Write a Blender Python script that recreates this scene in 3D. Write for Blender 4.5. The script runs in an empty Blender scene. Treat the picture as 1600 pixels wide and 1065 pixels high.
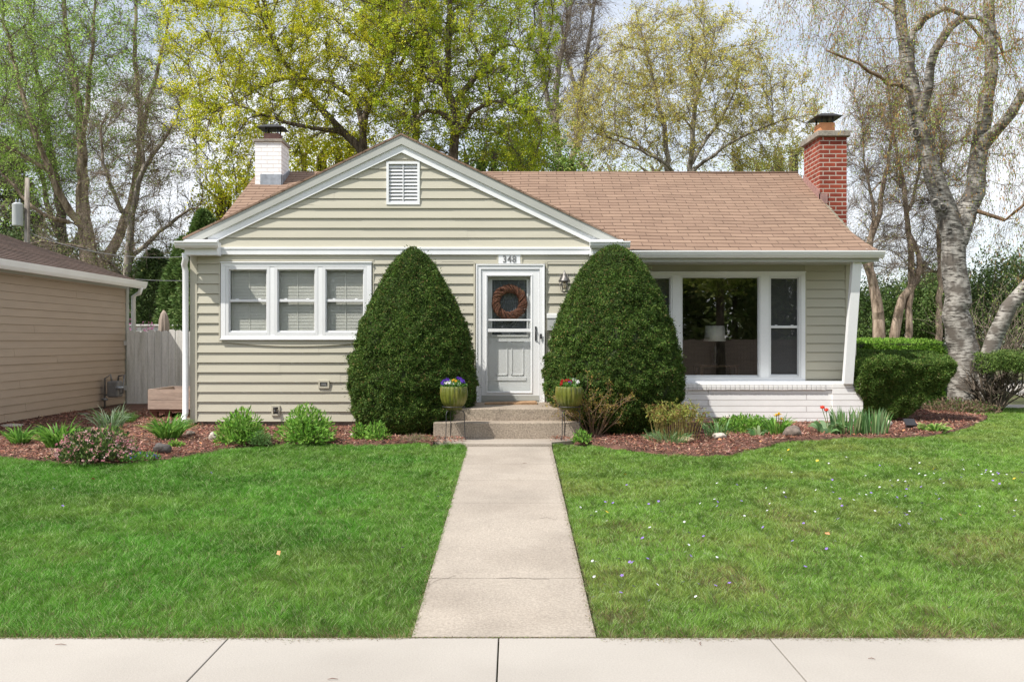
import bpy, math, random
import numpy as np
from mathutils import Vector
random.seed(7); rng = np.random.default_rng(7)
R = math.radians
S = bpy.context.scene
# ------------------------------------------------------------------ camera, sky, sun
F = 1500.0; HC = 1.69
cd = bpy.data.cameras.new('camera'); cam = bpy.data.objects.new('camera', cd); S.collection.objects.link(cam)
cam.location = (0, 0, HC); cam.rotation_euler = (R(90), 0, 0)
cd.sensor_width = 36; cd.lens = 36*F/1600; cd.clip_end = 2000; cd.clip_start = .05
S.camera = cam
SUN = Vector((-1.55, -1.0, 2.6)).normalized()
W = bpy.data.worlds.new('World'); S.world = W; W.use_nodes = True
nt = W.node_tree; nt.nodes.clear()
N = nt.nodes.new; L = nt.links.new
wo = N('ShaderNodeOutputWorld'); bg = N('ShaderNodeBackground'); sk = N('ShaderNodeTexSky')
sk.sky_type = 'NISHITA'; sk.sun_disc = False
sk.sun_elevation = math.asin(SUN.z); sk.sun_rotation = math.atan2(SUN.x, SUN.y) % (2*math.pi)
sk.air_density = 1.0; sk.dust_density = .6; sk.ozone_density = 1.6
tc = N('ShaderNodeTexCoord'); mp = N('ShaderNodeMapping'); mp.inputs['Scale'].default_value = (1.2, 1.2, 3.2)
n1 = N('ShaderNodeTexNoise'); n1.inputs['Scale'].default_value = 1.6; n1.inputs['Detail'].default_value = 7; n1.inputs['Roughness'].default_value = .58
cr = N('ShaderNodeValToRGB'); cr.color_ramp.elements[0].position = .42; cr.color_ramp.elements[1].position = .62
cr.color_ramp.elements[0].color = (.4, .4, .4, 1); cr.color_ramp.elements[1].color = (.92, .92, .92, 1)
mx = N('ShaderNodeMix'); mx.data_type = 'RGBA'; mx.inputs[7].default_value = (8.0, 8.2, 8.6, 1)
L(tc.outputs['Generated'], mp.inputs['Vector']); L(mp.outputs[0], n1.inputs['Vector']); L(n1.outputs['Fac'], cr.inputs[0])
L(cr.outputs[0], mx.inputs[0]); L(sk.outputs[0], mx.inputs[6]); L(mx.outputs[2], bg.inputs[0]); L(bg.outputs[0], wo.inputs[0])
bg.inputs[1].default_value = .12
sl = bpy.data.lights.new('sun', 'SUN'); so = bpy.data.objects.new('sun', sl); S.collection.objects.link(so)
sl.energy = 4.6; sl.angle = R(.53); sl.color = (1, .95, .87)
so.rotation_euler = SUN.to_track_quat('Z', 'Y').to_euler(); so.location = (-20, -10, 30)
S.view_settings.view_transform = 'Standard'; S.view_settings.look = 'None'
S.view_settings.exposure = 0.32; S.view_settings.gamma = 1
S.render.engine = 'CYCLES'; S.cycles.use_denoising = True; S.cycles.denoiser = 'OPENIMAGEDENOISE'; S.cycles.denoising_prefilter = 'NONE'; S.cycles.denoising_input_passes = 'RGB_ALBEDO_NORMAL'; S.render.filter_size = 1.15; S.cycles.max_bounces = 6; S.cycles.diffuse_bounces = 2; S.cycles.transparent_max_bounces = 12

# ------------------------------------------------------------------ helpers
def X(px, D): return (px-800)/F*D
def Z(py, D): return HC-(py-532.5)/F*D
def P(px, py, D): return (X(px, D), D, Z(py, D))
def gz(x, y):
    y = np.asarray(y, float)
    return np.clip(.056*(y-5.47), 0, .394)
def Dg(py):                                    # distance at which a photo row meets the ground
    D = (HC+.056*5.47)/((py-532.5)/F+.056)
    return D if D < 12.5 else F*(HC-.394)/(py-532.5)
def tag(o, label=None, cat=None, group=None, kind=None):
    if label: o['label'] = label
    if cat: o['category'] = cat
    if group: o['group'] = group
    if kind: o['kind'] = kind
    return o
def empty(name, loc, label, cat, group=None):
    o = bpy.data.objects.new(name, None); S.collection.objects.link(o); o.location = loc; o.empty_display_size = .1
    return tag(o, label, cat, group)
def link(name, me, m, parent=None):
    o = bpy.data.objects.new(name, me); S.collection.objects.link(o)
    if m: me.materials.append(m)
    if parent:
        o.parent = parent
        l = Vector(parent.location); q = parent.parent
        while q: l += Vector(q.location); q = q.parent
        me.transform(__import__('mathutils').Matrix.Translation(-l))
    return o
class MB:
    def __init__(s): s.V = []; s.F = []; s.U = {}; s.sm = set()
    def v(s, p): s.V.append(tuple(p)); return len(s.V)-1
    def f(s, pts, uv=None, smooth=False):
        i = len(s.V); s.V += [tuple(p) for p in pts]; s.F.append(tuple(range(i, i+len(pts))))
        if uv: s.U[len(s.F)-1] = uv
        return s
    def box(s, x0, x1, y0, y1, z0, z1):
        i = len(s.V)
        s.V += [(x0,y0,z0),(x1,y0,z0),(x1,y1,z0),(x0,y1,z0),(x0,y0,z1),(x1,y0,z1),(x1,y1,z1),(x0,y1,z1)]
        for q in ((0,3,2,1),(4,5,6,7),(0,1,5,4),(1,2,6,5),(2,3,7,6),(3,0,4,7)): s.F.append(tuple(i+k for k in q))
        return s
    def prism(s, poly, axis, a, b):             # poly in the plane normal to axis ('x': (y,z), 'y': (x,z), 'z': (x,y))
        def pt(p, t): return (t, p[0], p[1]) if axis == 'x' else (p[0], t, p[1]) if axis == 'y' else (p[0], p[1], t)
        n = len(poly); i = len(s.V)
        s.V += [pt(p, a) for p in poly]+[pt(p, b) for p in poly]
        s.F.append(tuple(range(i, i+n))); s.F.append(tuple(range(i+2*n-1, i+n-1, -1)))
        for k in range(n): s.F.append((i+k, i+n+k, i+n+(k+1) % n, i+(k+1) % n))
        return s
    def tube(s, pts, rad, k=8, cap=True):
        pts = [Vector(p) for p in pts]
        if not hasattr(rad, '__len__'): rad = [rad]*len(pts)
        rings = []; u = None
        for j, p in enumerate(pts):
            d = (pts[min(j+1, len(pts)-1)]-pts[max(j-1, 0)]).normalized()
            if u is None: u = d.orthogonal().normalized()
            u = (u-d*u.dot(d)).normalized(); w = d.cross(u)
            i = len(s.V)
            for q in range(k):
                a = 2*math.pi*q/k; s.V.append(tuple(p+(u*math.cos(a)+w*math.sin(a))*rad[j]))
            rings.append(i)
        for a, b in zip(rings, rings[1:]):
            for q in range(k): s.sm.add(len(s.F)); s.F.append((a+q, a+(q+1) % k, b+(q+1) % k, b+q))
        if cap: s.F.append(tuple(range(rings[0]+k-1, rings[0]-1, -1))); s.F.append(tuple(range(rings[-1], rings[-1]+k)))
        return s
    def lathe(s, prof, c, k=32, flute=0, nf=16):
        rings = []
        for r, z in prof:
            i = len(s.V)
            for q in range(k):
                a = 2*math.pi*q/k; rr = r*(1-flute*(abs(math.cos(a*nf/2))**6 if r > .03 else 0))
                s.V.append((c[0]+rr*math.cos(a), c[1]+rr*math.sin(a), c[2]+z))
            rings.append(i)
        for a, b in zip(rings, rings[1:]):
            for q in range(k): s.sm.add(len(s.F)); s.F.append((a+q, a+(q+1) % k, b+(q+1) % k, b+q))
        s.F.append(tuple(range(rings[0]+k-1, rings[0]-1, -1))); s.F.append(tuple(range(rings[-1], rings[-1]+k)))
        return s
    def build(s, name, m, parent=None, bevel=0):
        me = bpy.data.meshes.new(name); me.from_pydata(s.V, [], s.F); me.update()
        uv = me.uv_layers.new(name='UVMap').data
        for p in me.polygons:
            if p.index in s.sm: p.use_smooth = True
            cu = s.U.get(p.index); n = p.normal; ax = max(range(3), key=lambda a: abs(n[a]))
            for j, li in enumerate(p.loop_indices):
                if cu: uv[li].uv = cu[j]
                else:
                    c = me.vertices[p.vertices[j]].co
                    uv[li].uv = (c.y, c.z) if ax == 0 else (c.x, c.z) if ax == 1 else (c.x, c.y)
        o = link(name, me, m, parent)
        if bevel:
            b = o.modifiers.new('bevel', 'BEVEL'); b.width = bevel; b.segments = 2; b.limit_method = 'ANGLE'
        return o
def npobj(name, V, faces, m, parent=None, col=None, smooth=False):
    me = bpy.data.meshes.new(name); V = np.asarray(V, np.float32)
    if isinstance(faces, np.ndarray): faces = [faces]
    nl = sum(f.size for f in faces); npol = sum(len(f) for f in faces)
    me.vertices.add(len(V)); me.vertices.foreach_set('co', V.ravel())
    me.loops.add(nl); me.polygons.add(npol)
    me.loops.foreach_set('vertex_index', np.concatenate([f.ravel() for f in faces]).astype(np.int32))
    tot = np.concatenate([np.full(len(f), f.shape[1]) for f in faces]); st = np.concatenate([[0], np.cumsum(tot)[:-1]])
    me.polygons.foreach_set('loop_start', st.astype(np.int32)); 
    if smooth: me.polygons.foreach_set('use_smooth', np.ones(npol, bool))
    me.update(calc_edges=True)
    if col is not None:
        a = me.color_attributes.new('Col', 'FLOAT_COLOR', 'POINT')
        c = np.ones((len(V), 4), np.float32); c[:, :3] = np.clip(col, 0, 1); a.data.foreach_set('color', c.ravel())
    return link(name, me, m, parent)
def unit(v): return v/(np.linalg.norm(v, axis=-1, keepdims=True)+1e-9)
def cards(C, d, L_, W_, nrm=None):
    n = len(C); d = unit(d)
    if nrm is None: nrm = rng.normal(size=(n, 3))
    side = unit(np.cross(d, nrm)); L_ = np.broadcast_to(L_, n)[:, None]; W_ = np.broadcast_to(W_, n)[:, None]
    up = np.cross(side, d)
    V = np.stack([C, C+d*L_*.5+side*W_*.5+up*W_*.15, C+d*L_, C+d*L_*.5-side*W_*.5+up*W_*.15], 1).reshape(-1, 3)
    return V, np.arange(4*n).reshape(n, 4)
def blades(C, d, L_, W_, droop):
    n = len(C); d = unit(d); side = unit(np.cross(d, rng.normal(size=(n, 3))*np.array([1, 1, .1])))
    L_ = np.broadcast_to(L_, n)[:, None]; W_ = np.broadcast_to(W_, n)[:, None]; droop = np.broadcast_to(droop, n)[:, None]
    h = d*np.array([1, 1, 0]); h = unit(h+1e-6)
    m1 = C+d*L_*.4; m2 = m1+unit(d+h*droop*.5-np.array([0, 0, 1])*droop*.25)*L_*.33
    t = m2+unit(d+h*droop-np.array([0, 0, 1])*droop)*L_*.3
    V = np.stack([C-side*W_*.35, C+side*W_*.35, m1-side*W_*.5, m1+side*W_*.5, m2-side*W_*.4, m2+side*W_*.4, t], 1).reshape(-1, 3)
    b = 7*np.arange(n)[:, None]
    return V, [np.concatenate([b+[0, 1, 3, 2], b+[2, 3, 5, 4]]), b+[4, 5, 6]]
def merge(parts):                               # [(V, faces or [faces], col)] -> one
    Vs = []; Fd = {}; Cs = []; o = 0
    for V, f, c in parts:
        for a in (f if isinstance(f, list) else [f]): Fd.setdefault(a.shape[1], []).append(a+o)
        Vs.append(V); Cs.append(np.broadcast_to(c, V.shape)); o += len(V)
    return np.concatenate(Vs), [np.concatenate(v) for v in Fd.values()], np.concatenate(Cs)
def vcol(base, n, k, var=.25, tint=(.0, .0, .0)):      # per item colour, repeated for its k vertices
    base = np.asarray(base, float)
    if base.ndim == 1: base = np.repeat(base[None], n, 0)
    c = base*(1+rng.uniform(-var, var, (n, 1)))*(1+rng.uniform(-var*.35, var*.35, (n, 3)))
    return np.repeat(c, k, 0)
def pick(cols, n, p=None): return np.asarray(cols)[rng.choice(len(cols), n, p=p)]
_g = rng.random((64, 64))
def vn(x, y, s=1.0, o=0):
    x = np.asarray(x)*s+o*7.3+100; y = np.asarray(y)*s+o*3.1+100
    i = np.floor(x).astype(int); j = np.floor(y).astype(int); u = x-i; v = y-j; u = u*u*(3-2*u); v = v*v*(3-2*v)
    g = lambda a, b: _g[a % 64, b % 64]
    return (g(i, j)*(1-u)+g(i+1, j)*u)*(1-v)+(g(i, j+1)*(1-u)+g(i+1, j+1)*u)*v
# ------------------------------------------------------------------ materials
def mat(name, col, rough=.6, var=.12, vs=3.0, fs=0, fvar=0.0, bump=0, bs=60, metal=0, spec=.5, coords='Object', stretch=(1,1,1), col2=None, c2s=.6, c2r=(.5,.6)):
    m = bpy.data.materials.new(name); m.use_nodes = True; t = m.node_tree; n = t.nodes; l = t.links
    b = n['Principled BSDF']; b.inputs['Roughness'].default_value = rough; b.inputs['Metallic'].default_value = metal
    b.inputs['Specular IOR Level'].default_value = spec
    tcn = n.new('ShaderNodeTexCoord'); mpn = n.new('ShaderNodeMapping'); mpn.inputs['Scale'].default_value = stretch
    l.new(tcn.outputs[coords], mpn.inputs['Vector'])
    base = n.new('ShaderNodeRGB'); base.outputs[0].default_value = (*col, 1); cur = base.outputs[0]
    def nz(s, d=4):
        q = n.new('ShaderNodeTexNoise'); q.inputs['Scale'].default_value = s; q.inputs['Detail'].default_value = d
        l.new(mpn.outputs[0], q.inputs['Vector']); return q.outputs['Fac']
    if col2:
        q = nz(c2s, 6); r = n.new('ShaderNodeMapRange'); r.inputs[1].default_value = c2r[0]; r.inputs[2].default_value = c2r[1]
        l.new(q, r.inputs[0]); mxn = n.new('ShaderNodeMix'); mxn.data_type = 'RGBA'; l.new(r.outputs[0], mxn.inputs[0])
        l.new(cur, mxn.inputs[6]); mxn.inputs[7].default_value = (*col2, 1); cur = mxn.outputs[2]
    for s, v in ((vs, var), (fs, fvar)):
        if s and v:
            r = n.new('ShaderNodeMapRange'); r.inputs[1].default_value = .3; r.inputs[2].default_value = .7
            r.inputs[3].default_value = 1-v; r.inputs[4].default_value = 1+v; l.new(nz(s), r.inputs[0])
            k = n.new('ShaderNodeVectorMath'); k.operation = 'MULTIPLY'; l.new(cur, k.inputs[0]); l.new(r.outputs[0], k.inputs[1]); cur = k.outputs[0]
    l.new(cur, b.inputs['Base Color'])
    if bump:
        bp = n.new('ShaderNodeBump'); bp.inputs['Strength'].default_value = bump; bp.inputs['Distance'].default_value = .01
        l.new(nz(bs, 3), bp.inputs['Height']); l.new(bp.outputs[0], b.inputs['Normal'])
    return m
def leafmat(name, trans=.3, rough=.55, spec=.3):
    m = bpy.data.materials.new(name); m.use_nodes = True; t = m.node_tree; n = t.nodes; l = t.links
    b = n['Principled BSDF']; b.inputs['Roughness'].default_value = rough; b.inputs['Specular IOR Level'].default_value = spec
    a = n.new('ShaderNodeVertexColor'); a.layer_name = 'Col'; l.new(a.outputs[0], b.inputs['Base Color'])
    tr = n.new('ShaderNodeBsdfTranslucent'); l.new(a.outputs[0], tr.inputs[0]); ms = n.new('ShaderNodeMixShader')
    ms.inputs[0].default_value = trans; l.new(b.outputs[0], ms.inputs[1]); l.new(tr.outputs[0], ms.inputs[2])
    l.new(ms.outputs[0], n['Material Output'].inputs[0]); return m
def brickmat(name, c1, c2, mort, w, h, ms, bump=.6, rough=.85, scale_off=(0,0), patch=None, dirt=.15, offs=.5, dist=.01):
    m = bpy.data.materials.new(name); m.use_nodes = True; t = m.node_tree; n = t.nodes; l = t.links
    b = n['Principled BSDF']; b.inputs['Roughness'].default_value = rough; b.inputs['Specular IOR Level'].default_value = .25
    tcn = n.new('ShaderNodeTexCoord'); mpn = n.new('ShaderNodeMapping'); mpn.inputs['Location'].default_value = (*scale_off, 0)
    l.new(tcn.outputs['UV'], mpn.inputs['Vector'])
    br = n.new('ShaderNodeTexBrick'); br.inputs['Scale'].default_value = 1; br.inputs['Brick Width'].default_value = w; br.inputs['Row Height'].default_value = h
    br.inputs['Mortar Size'].default_value = ms; br.inputs['Mortar Smooth'].default_value = .15; br.offset = offs; br.inputs['Bias'].default_value = 0
    br.inputs['Color1'].default_value = (*c1, 1); br.inputs['Color2'].default_value = (*c2, 1); br.inputs['Mortar'].default_value = (*mort, 1)
    nw = n.new('ShaderNodeTexNoise'); nw.inputs['Scale'].default_value = 9; l.new(tcn.outputs['UV'], nw.inputs['Vector'])
    wa = n.new('ShaderNodeVectorMath'); wa.operation = 'SCALE'; wa.inputs['Scale'].default_value = .006; l.new(nw.outputs['Color'], wa.inputs[0])
    wb = n.new('ShaderNodeVectorMath'); l.new(wa.outputs[0], wb.inputs[0]); l.new(mpn.outputs[0], wb.inputs[1]); l.new(wb.outputs[0], br.inputs['Vector'])
    nz = n.new('ShaderNodeTexNoise'); nz.inputs['Scale'].default_value = 2.2; nz.inputs['Detail'].default_value = 8; nz.inputs['Roughness'].default_value = .7; l.new(tcn.outputs['UV'], nz.inputs['Vector'])
    r = n.new('ShaderNodeMapRange'); r.inputs[1].default_value = .3; r.inputs[2].default_value = .7; r.inputs[3].default_value = 1-dirt; r.inputs[4].default_value = 1+dirt; l.new(nz.outputs['Fac'], r.inputs[0])
    k = n.new('ShaderNodeVectorMath'); k.operation = 'MULTIPLY'; l.new(br.outputs[0], k.inputs[0]); l.new(r.outputs[0], k.inputs[1]); cur = k.outputs[0]
    if patch:
        q = n.new('ShaderNodeTexNoise'); q.inputs['Scale'].default_value = 7; q.inputs['Detail'].default_value = 6; l.new(tcn.outputs['UV'], q.inputs['Vector'])
        r2 = n.new('ShaderNodeMapRange'); r2.inputs[1].default_value = .66; r2.inputs[2].default_value = .72; l.new(q.outputs['Fac'], r2.inputs[0])
        mxn = n.new('ShaderNodeMix'); mxn.data_type = 'RGBA'; l.new(r2.outputs[0], mxn.inputs[0]); l.new(cur, mxn.inputs[6]); mxn.inputs[7].default_value = (*patch, 1); cur = mxn.outputs[2]
    l.new(cur, b.inputs['Base Color'])
    inv = n.new('ShaderNodeMath'); inv.operation = 'SUBTRACT'; inv.inputs[0].default_value = 1; l.new(br.outputs['Fac'], inv.inputs[1])
    nf = n.new('ShaderNodeTexNoise'); nf.inputs['Scale'].default_value = 70; l.new(tcn.outputs['UV'], nf.inputs['Vector'])
    ad = n.new('ShaderNodeMath'); ad.operation = 'MULTIPLY_ADD'; ad.inputs[1].default_value = .35; l.new(nf.outputs['Fac'], ad.inputs[0]); l.new(inv.outputs[0], ad.inputs[2])
    bp = n.new('ShaderNodeBump'); bp.inputs['Strength'].default_value = bump; bp.inputs['Distance'].default_value = dist; l.new(ad.outputs[0], bp.inputs['Height']); l.new(bp.outputs[0], b.inputs['Normal'])
    return m
def glassmat(name, tint=(.85,.88,.87), refl=1.0, ior=1.5):
    m = bpy.data.materials.new(name); m.use_nodes = True; t = m.node_tree; n = t.nodes; l = t.links; n.remove(n['Principled BSDF'])
    tr = n.new('ShaderNodeBsdfTransparent'); tr.inputs[0].default_value = (*tint, 1); gl = n.new('ShaderNodeBsdfGlossy'); gl.inputs['Roughness'].default_value = .0
    lw = n.new('ShaderNodeLayerWeight'); lw.inputs[0].default_value = .5; pw_ = n.new('ShaderNodeMath'); pw_.operation = 'POWER'; pw_.inputs[1].default_value = 5; l.new(lw.outputs['Facing'], pw_.inputs[0])
    fr = n.new('ShaderNodeMapRange'); f0 = ((ior-1)/(ior+1))**2*1.9; fr.inputs[3].default_value = f0; fr.inputs[4].default_value = 1.0; l.new(pw_.outputs[0], fr.inputs[0])
    nz = n.new('ShaderNodeTexNoise'); nz.inputs['Scale'].default_value = 2.5; bp = n.new('ShaderNodeBump'); bp.inputs['Strength'].default_value = .02; l.new(nz.outputs['Fac'], bp.inputs['Height']); l.new(bp.outputs[0], gl.inputs['Normal'])
    mu = n.new('ShaderNodeMath'); mu.operation = 'MULTIPLY'; mu.inputs[1].default_value = refl; l.new(fr.outputs[0], mu.inputs[0])
    ms = n.new('ShaderNodeMixShader'); l.new(mu.outputs[0], ms.inputs[0]); l.new(tr.outputs[0], ms.inputs[1]); l.new(gl.outputs[0], ms.inputs[2])
    l.new(ms.outputs[0], n['Material Output'].inputs[0]); return m
def barkmat(name, c1, c2, s=(1,1,.25), sc=14, bump=.8, lo=.4, hi=.6, extra=None):
    m = bpy.data.materials.new(name); m.use_nodes = True; t = m.node_tree; n = t.nodes; l = t.links
    b = n['Principled BSDF']; b.inputs['Roughness'].default_value = .9; b.inputs['Specular IOR Level'].default_value = .15
    tcn = n.new('ShaderNodeTexCoord'); mpn = n.new('ShaderNodeMapping'); mpn.inputs['Scale'].default_value = s; l.new(tcn.outputs['Object'], mpn.inputs['Vector'])
    q = n.new('ShaderNodeTexNoise'); q.inputs['Scale'].default_value = sc; q.inputs['Detail'].default_value = 6; q.inputs['Roughness'].default_value = .65; l.new(mpn.outputs[0], q.inputs['Vector'])
    r = n.new('ShaderNodeMapRange'); r.inputs[1].default_value = lo; r.inputs[2].default_value = hi; l.new(q.outputs['Fac'], r.inputs[0])
    mxn = n.new('ShaderNodeMix'); mxn.data_type = 'RGBA'; l.new(r.outputs[0], mxn.inputs[0]); mxn.inputs[6].default_value = (*c1, 1); mxn.inputs[7].default_value = (*c2, 1); cur = mxn.outputs[2]
    if extra:
        q2 = n.new('ShaderNodeTexNoise'); q2.inputs['Scale'].default_value = extra[1]; q2.inputs['Detail'].default_value = 5; l.new(tcn.outputs['Object'], q2.inputs['Vector'])
        r2 = n.new('ShaderNodeMapRange'); r2.inputs[1].default_value = extra[2]; r2.inputs[2].default_value = extra[3]; l.new(q2.outputs['Fac'], r2.inputs[0])
        m2 = n.new('ShaderNodeMix'); m2.data_type = 'RGBA'; l.new(r2.outputs[0], m2.inputs[0]); l.new(cur, m2.inputs[6]); m2.inputs[7].default_value = (*extra[0], 1); cur = m2.outputs[2]
    l.new(cur, b.inputs['Base Color'])
    bp = n.new('ShaderNodeBump'); bp.inputs['Strength'].default_value = bump; bp.inputs['Distance'].default_value = .02; l.new(q.outputs['Fac'], bp.inputs['Height']); l.new(bp.outputs[0], b.inputs['Normal'])
    return m
M = {}
M['siding'] = mat('sage_siding', (.53,.50,.40), .5, .035, 1.5, 40, .02, .05, 90, stretch=(1,1,6))
M['siding_brown'] = mat('taupe_siding', (.43,.335,.255), .5, .05, 1.5, 40, .02, .05, 90, stretch=(1,1,6))
M['white'] = mat('white_trim', (.88,.89,.90), .35, .03, 2, 30, .015, .02, 50)
M['taupe'] = mat('pale_metal_fascia', (.47,.475,.44), .35, .05, 2, 0, 0, .03, 20)
M['sash'] = mat('white_vinyl', (.78,.79,.80), .3, .03, 3)
M['inner_door_paint'] = mat('painted_door', (.86,.87,.86), .35, .03, 3)  # even off-white paint of the inner door
M['brick_white'] = brickmat('white_painted_brick', (.88,.875,.86), (.84,.83,.815), (.60,.58,.56), 3.1, .095, .008, .7, .7, patch=None, dirt=.06)
M['chim_white'] = brickmat('white_painted_chimney_brick', (.95,.94,.93), (.92,.91,.90), (.78,.75,.73), .22, .075, .008, .8, .75, patch=(.42,.3,.25), dirt=.08)
M['brick_red'] = brickmat('red_brick', (.31,.062,.034), (.20,.040,.026), (.46,.38,.32), .225, .077, .009, .7, .85, dirt=.25)
M['shingle'] = brickmat('tan_shingle', (.285,.192,.138), (.235,.155,.112), (.09,.057,.042), .34, .145, .005, .5, .9, dirt=.1)
M['shingle_dark'] = brickmat('brown_shingle', (.15,.105,.088), (.105,.076,.065), (.04,.03,.025), .3, .13, .008, .7, .9, dirt=.3)
M['steps'] = mat('aggregate_concrete', (.325,.268,.21), .9, .15, 3, 55, .36, .8, 90)
M['walk'] = mat('worn_walk_concrete', (.352,.306,.256), .9, .10, 1.6, 60, .18, .5, 90, col2=(.305,.262,.217), c2s=1.1, c2r=(.48,.66))
M['sidewalk'] = mat('pale_concrete', (.385,.355,.318), .85, .08, .45, 90, .07, .2, 120, col2=(.345,.315,.28), c2s=.8, c2r=(.45,.7))
M['cap'] = mat('weathered_concrete', (.28,.25,.21), .9, .25, 9, 40, .2, .6, 50)
M['clay'] = mat('orange_clay_flue', (.62,.27,.12), .7, .15, 8)
M['clay_dark'] = mat('sooty_clay_flue', (.22,.12,.1), .8, .25, 12)
M['black'] = mat('black_metal', (.018,.018,.02), .45, .2, 8)
M['lead'] = mat('grey_lead_flashing', (.33,.36,.40), .5, .25, 10, metal=.3)
M['pinkflash'] = mat('brownish_flashing', (.33,.19,.17), .6, .25, 12)
M['foundation'] = mat('foundation_concrete', (.22,.18,.15), .95, .3, 8, 50, .3, .6, 60)
M['blind'] = mat('blind_slat', (.82,.80,.74), .6, .04, 4)
M['dark_screen'] = mat('insect_screen', (.05,.05,.055), .8, .1, 6)
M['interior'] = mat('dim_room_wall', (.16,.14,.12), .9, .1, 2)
M['shade'] = mat('linen_lamp_shade', (.85,.80,.74), .8, .03, 5)
M['darkwood'] = mat('dark_wood', (.11,.055,.03), .4, .3, 6, stretch=(1,1,6))
M['fence'] = mat('weathered_white_fence', (.72,.71,.68), .85, .12, 2.5, 30, .12, .4, 40, stretch=(5,5,.6), col2=(.50,.49,.44), c2s=1.3, c2r=(.5,.72))
M['crate'] = mat('raw_timber', (.44,.33,.27), .8, .2, 3, 20, .15, .4, 30, stretch=(.6,4,6))
M['redwood'] = mat('reddish_brown_timber', (.16,.07,.045), .8, .3, 5)
M['glaze'] = mat('olive_glazed_pot', (.125,.14,.022), .28, .3, 9, 40, .12, .2, 25, col2=(.20,.16,.045), c2s=6, c2r=(.5,.75))
M['iron'] = mat('dark_iron', (.06,.06,.065), .45, .2, 20, metal=.6)
M['soil'] = mat('potting_soil', (.05,.032,.02), .95, .3, 30)
M['mulch'] = mat('mulch_bed_base', (.115,.055,.038), .95, .35, 6, 70, .5, 1, 60)
M['dirt'] = mat('lawn_base', (.085,.095,.03), .95, .3, 1.2, 40, .4, .8, 50, col2=(.13,.10,.055), c2s=2.0, c2r=(.55,.7))
M['asphalt'] = mat('street_concrete', (.42,.39,.36), .9, .1, 1, 50, .15, .3, 60)
M['stone'] = mat('pale_stone', (.48,.43,.37), .8, .2, 8, 40, .15, .6, 25)
M['darkstone'] = mat('dark_grey_stone', (.085,.075,.07), .8, .25, 10, 40, .2, .8, 25)
M['brownstone'] = mat('brown_grey_stone', (.19,.15,.125), .85, .3, 9, 40, .2, .9, 25)
M['tanstone'] = mat('tan_stone', (.42,.30,.19), .8, .2, 9, 40, .15, .5, 25)
M['meter'] = mat('grey_meter_metal', (.22,.22,.22), .5, .2, 12, metal=.3)
M['glass'] = glassmat('window_glass', (.93,.95,.94), 1.0, 1.55)
M['picture_glass'] = glassmat('picture_window_glass', (.88,.9,.89), 2.3, 1.6)
M['doorglass'] = glassmat('storm_door_glass', (.94,.95,.95), 1.0, 1.5)
M['wreath'] = mat('dried_vine', (.20,.085,.05), .8, .35, 20)
M['cloth'] = mat('beige_canvas', (.36,.29,.24), .9, .1, 5)
M['pewter'] = mat('pewter', (.17,.16,.15), .4, .2, 20, metal=.5)
M['wire'] = mat('grey_cable', (.16,.16,.17), .6)
M['leaf'] = leafmat('leaf', .42); M['needle'] = leafmat('yew_foliage', .15, .6, .2); M['grass'] = leafmat('grass_blade', .35, .6, .12)
M['petal'] = leafmat('petal', .35, .7, .2); M['chip'] = leafmat('mulch_chip', 0, .9, .15)
M['bark'] = barkmat('grey_brown_bark', (.07,.055,.043), (.21,.17,.135))
M['bark_tan'] = barkmat('tan_bark', (.17,.125,.09), (.46,.36,.28), (1,1,.2), 9)
M['bark_grey'] = barkmat('pale_grey_bark', (.17,.145,.12), (.42,.38,.33), (1,1,.2), 8)
M['birch'] = barkmat('birch_bark', (.06,.052,.045), (.43,.405,.37), (1,1,4.5), 7, .6, .40, .54, ((.15,.132,.115), 4.2, .47, .60))
M['twig'] = barkmat('twig_bark', (.13,.10,.08), (.28,.23,.185), (1,1,1), 6, 0)
M['redtwig'] = barkmat('red_brown_twig', (.17,.11,.07), (.34,.24,.16), (1,1,1), 6, 0)
GR = (.07, .16, .02)
# ------------------------------------------------------------------ the ground and paving
def strip(name, xs, ys, zf, m, dz=0, kind='structure'):
    V = []; 
    for y in ys:
        for x in xs: V.append((x, y, float(zf(x, y))+dz))
    n = len(xs); Fc = [(j*n+i, j*n+i+1, (j+1)*n+i+1, (j+1)*n+i) for j in range(len(ys)-1) for i in range(n-1)]
    return tag(npobj(name, np.array(V), np.array(Fc), m), kind=kind)
strip('ground', [-150, -40, -10, 0, 10, 40, 150], [-120, -60, -9, 1.2, 3.9, 5.45, 5.47, 8, 10, 12.5, 20, 60, 260], lambda x, y: gz(x, y)-.03, M['dirt'])
mb = MB(); joints = [X(357, 5.47)-1.54*k for k in range(7, 0, -1)]+[X(357, 5.47)+1.54*k for k in range(9)]
for a, b in zip(joints, joints[1:]): mb.box(a+.004, b-.004, 3.9, 5.47, -.12, .0)
tag(mb.build('sidewalk', M['sidewalk'], bevel=.004), kind='structure')
mb = MB(); ws = [5.474, Dg(904), Dg(786), Dg(751), Dg(725), 12.0]
for a, b in zip(ws, ws[1:]):
    i = len(mb.V)
    for y in (a+.0035, b-.0035):
        c = -.572+(y-5.47)*.0026; d = .478+(y-5.47)*.0026; z = float(gz(0, y))
        mb.V += [(c, y, z-.12), (d, y, z-.12), (c, y, z+.005), (d, y, z+.005)]
    mb.F += [(i+2, i+3, i+7, i+6), (i, i+4, i+5, i+1), (i+2, i, i+1, i+3), (i+4, i+6, i+7, i+5), (i, i+2, i+6, i+4), (i+1, i+5, i+7, i+3)]
zp = .434
pad = [(-.555, 12.0), (.497, 12.0), (.50, 12.2), (.80, 12.42), (.90, 12.66), (-1.03, 12.66), (-1.03, 12.40), (-.62, 12.18)]
mb.prism(pad, 'z', .2, zp-.03)
tag(mb.build('walkway', M['walk']), kind='structure')
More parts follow.
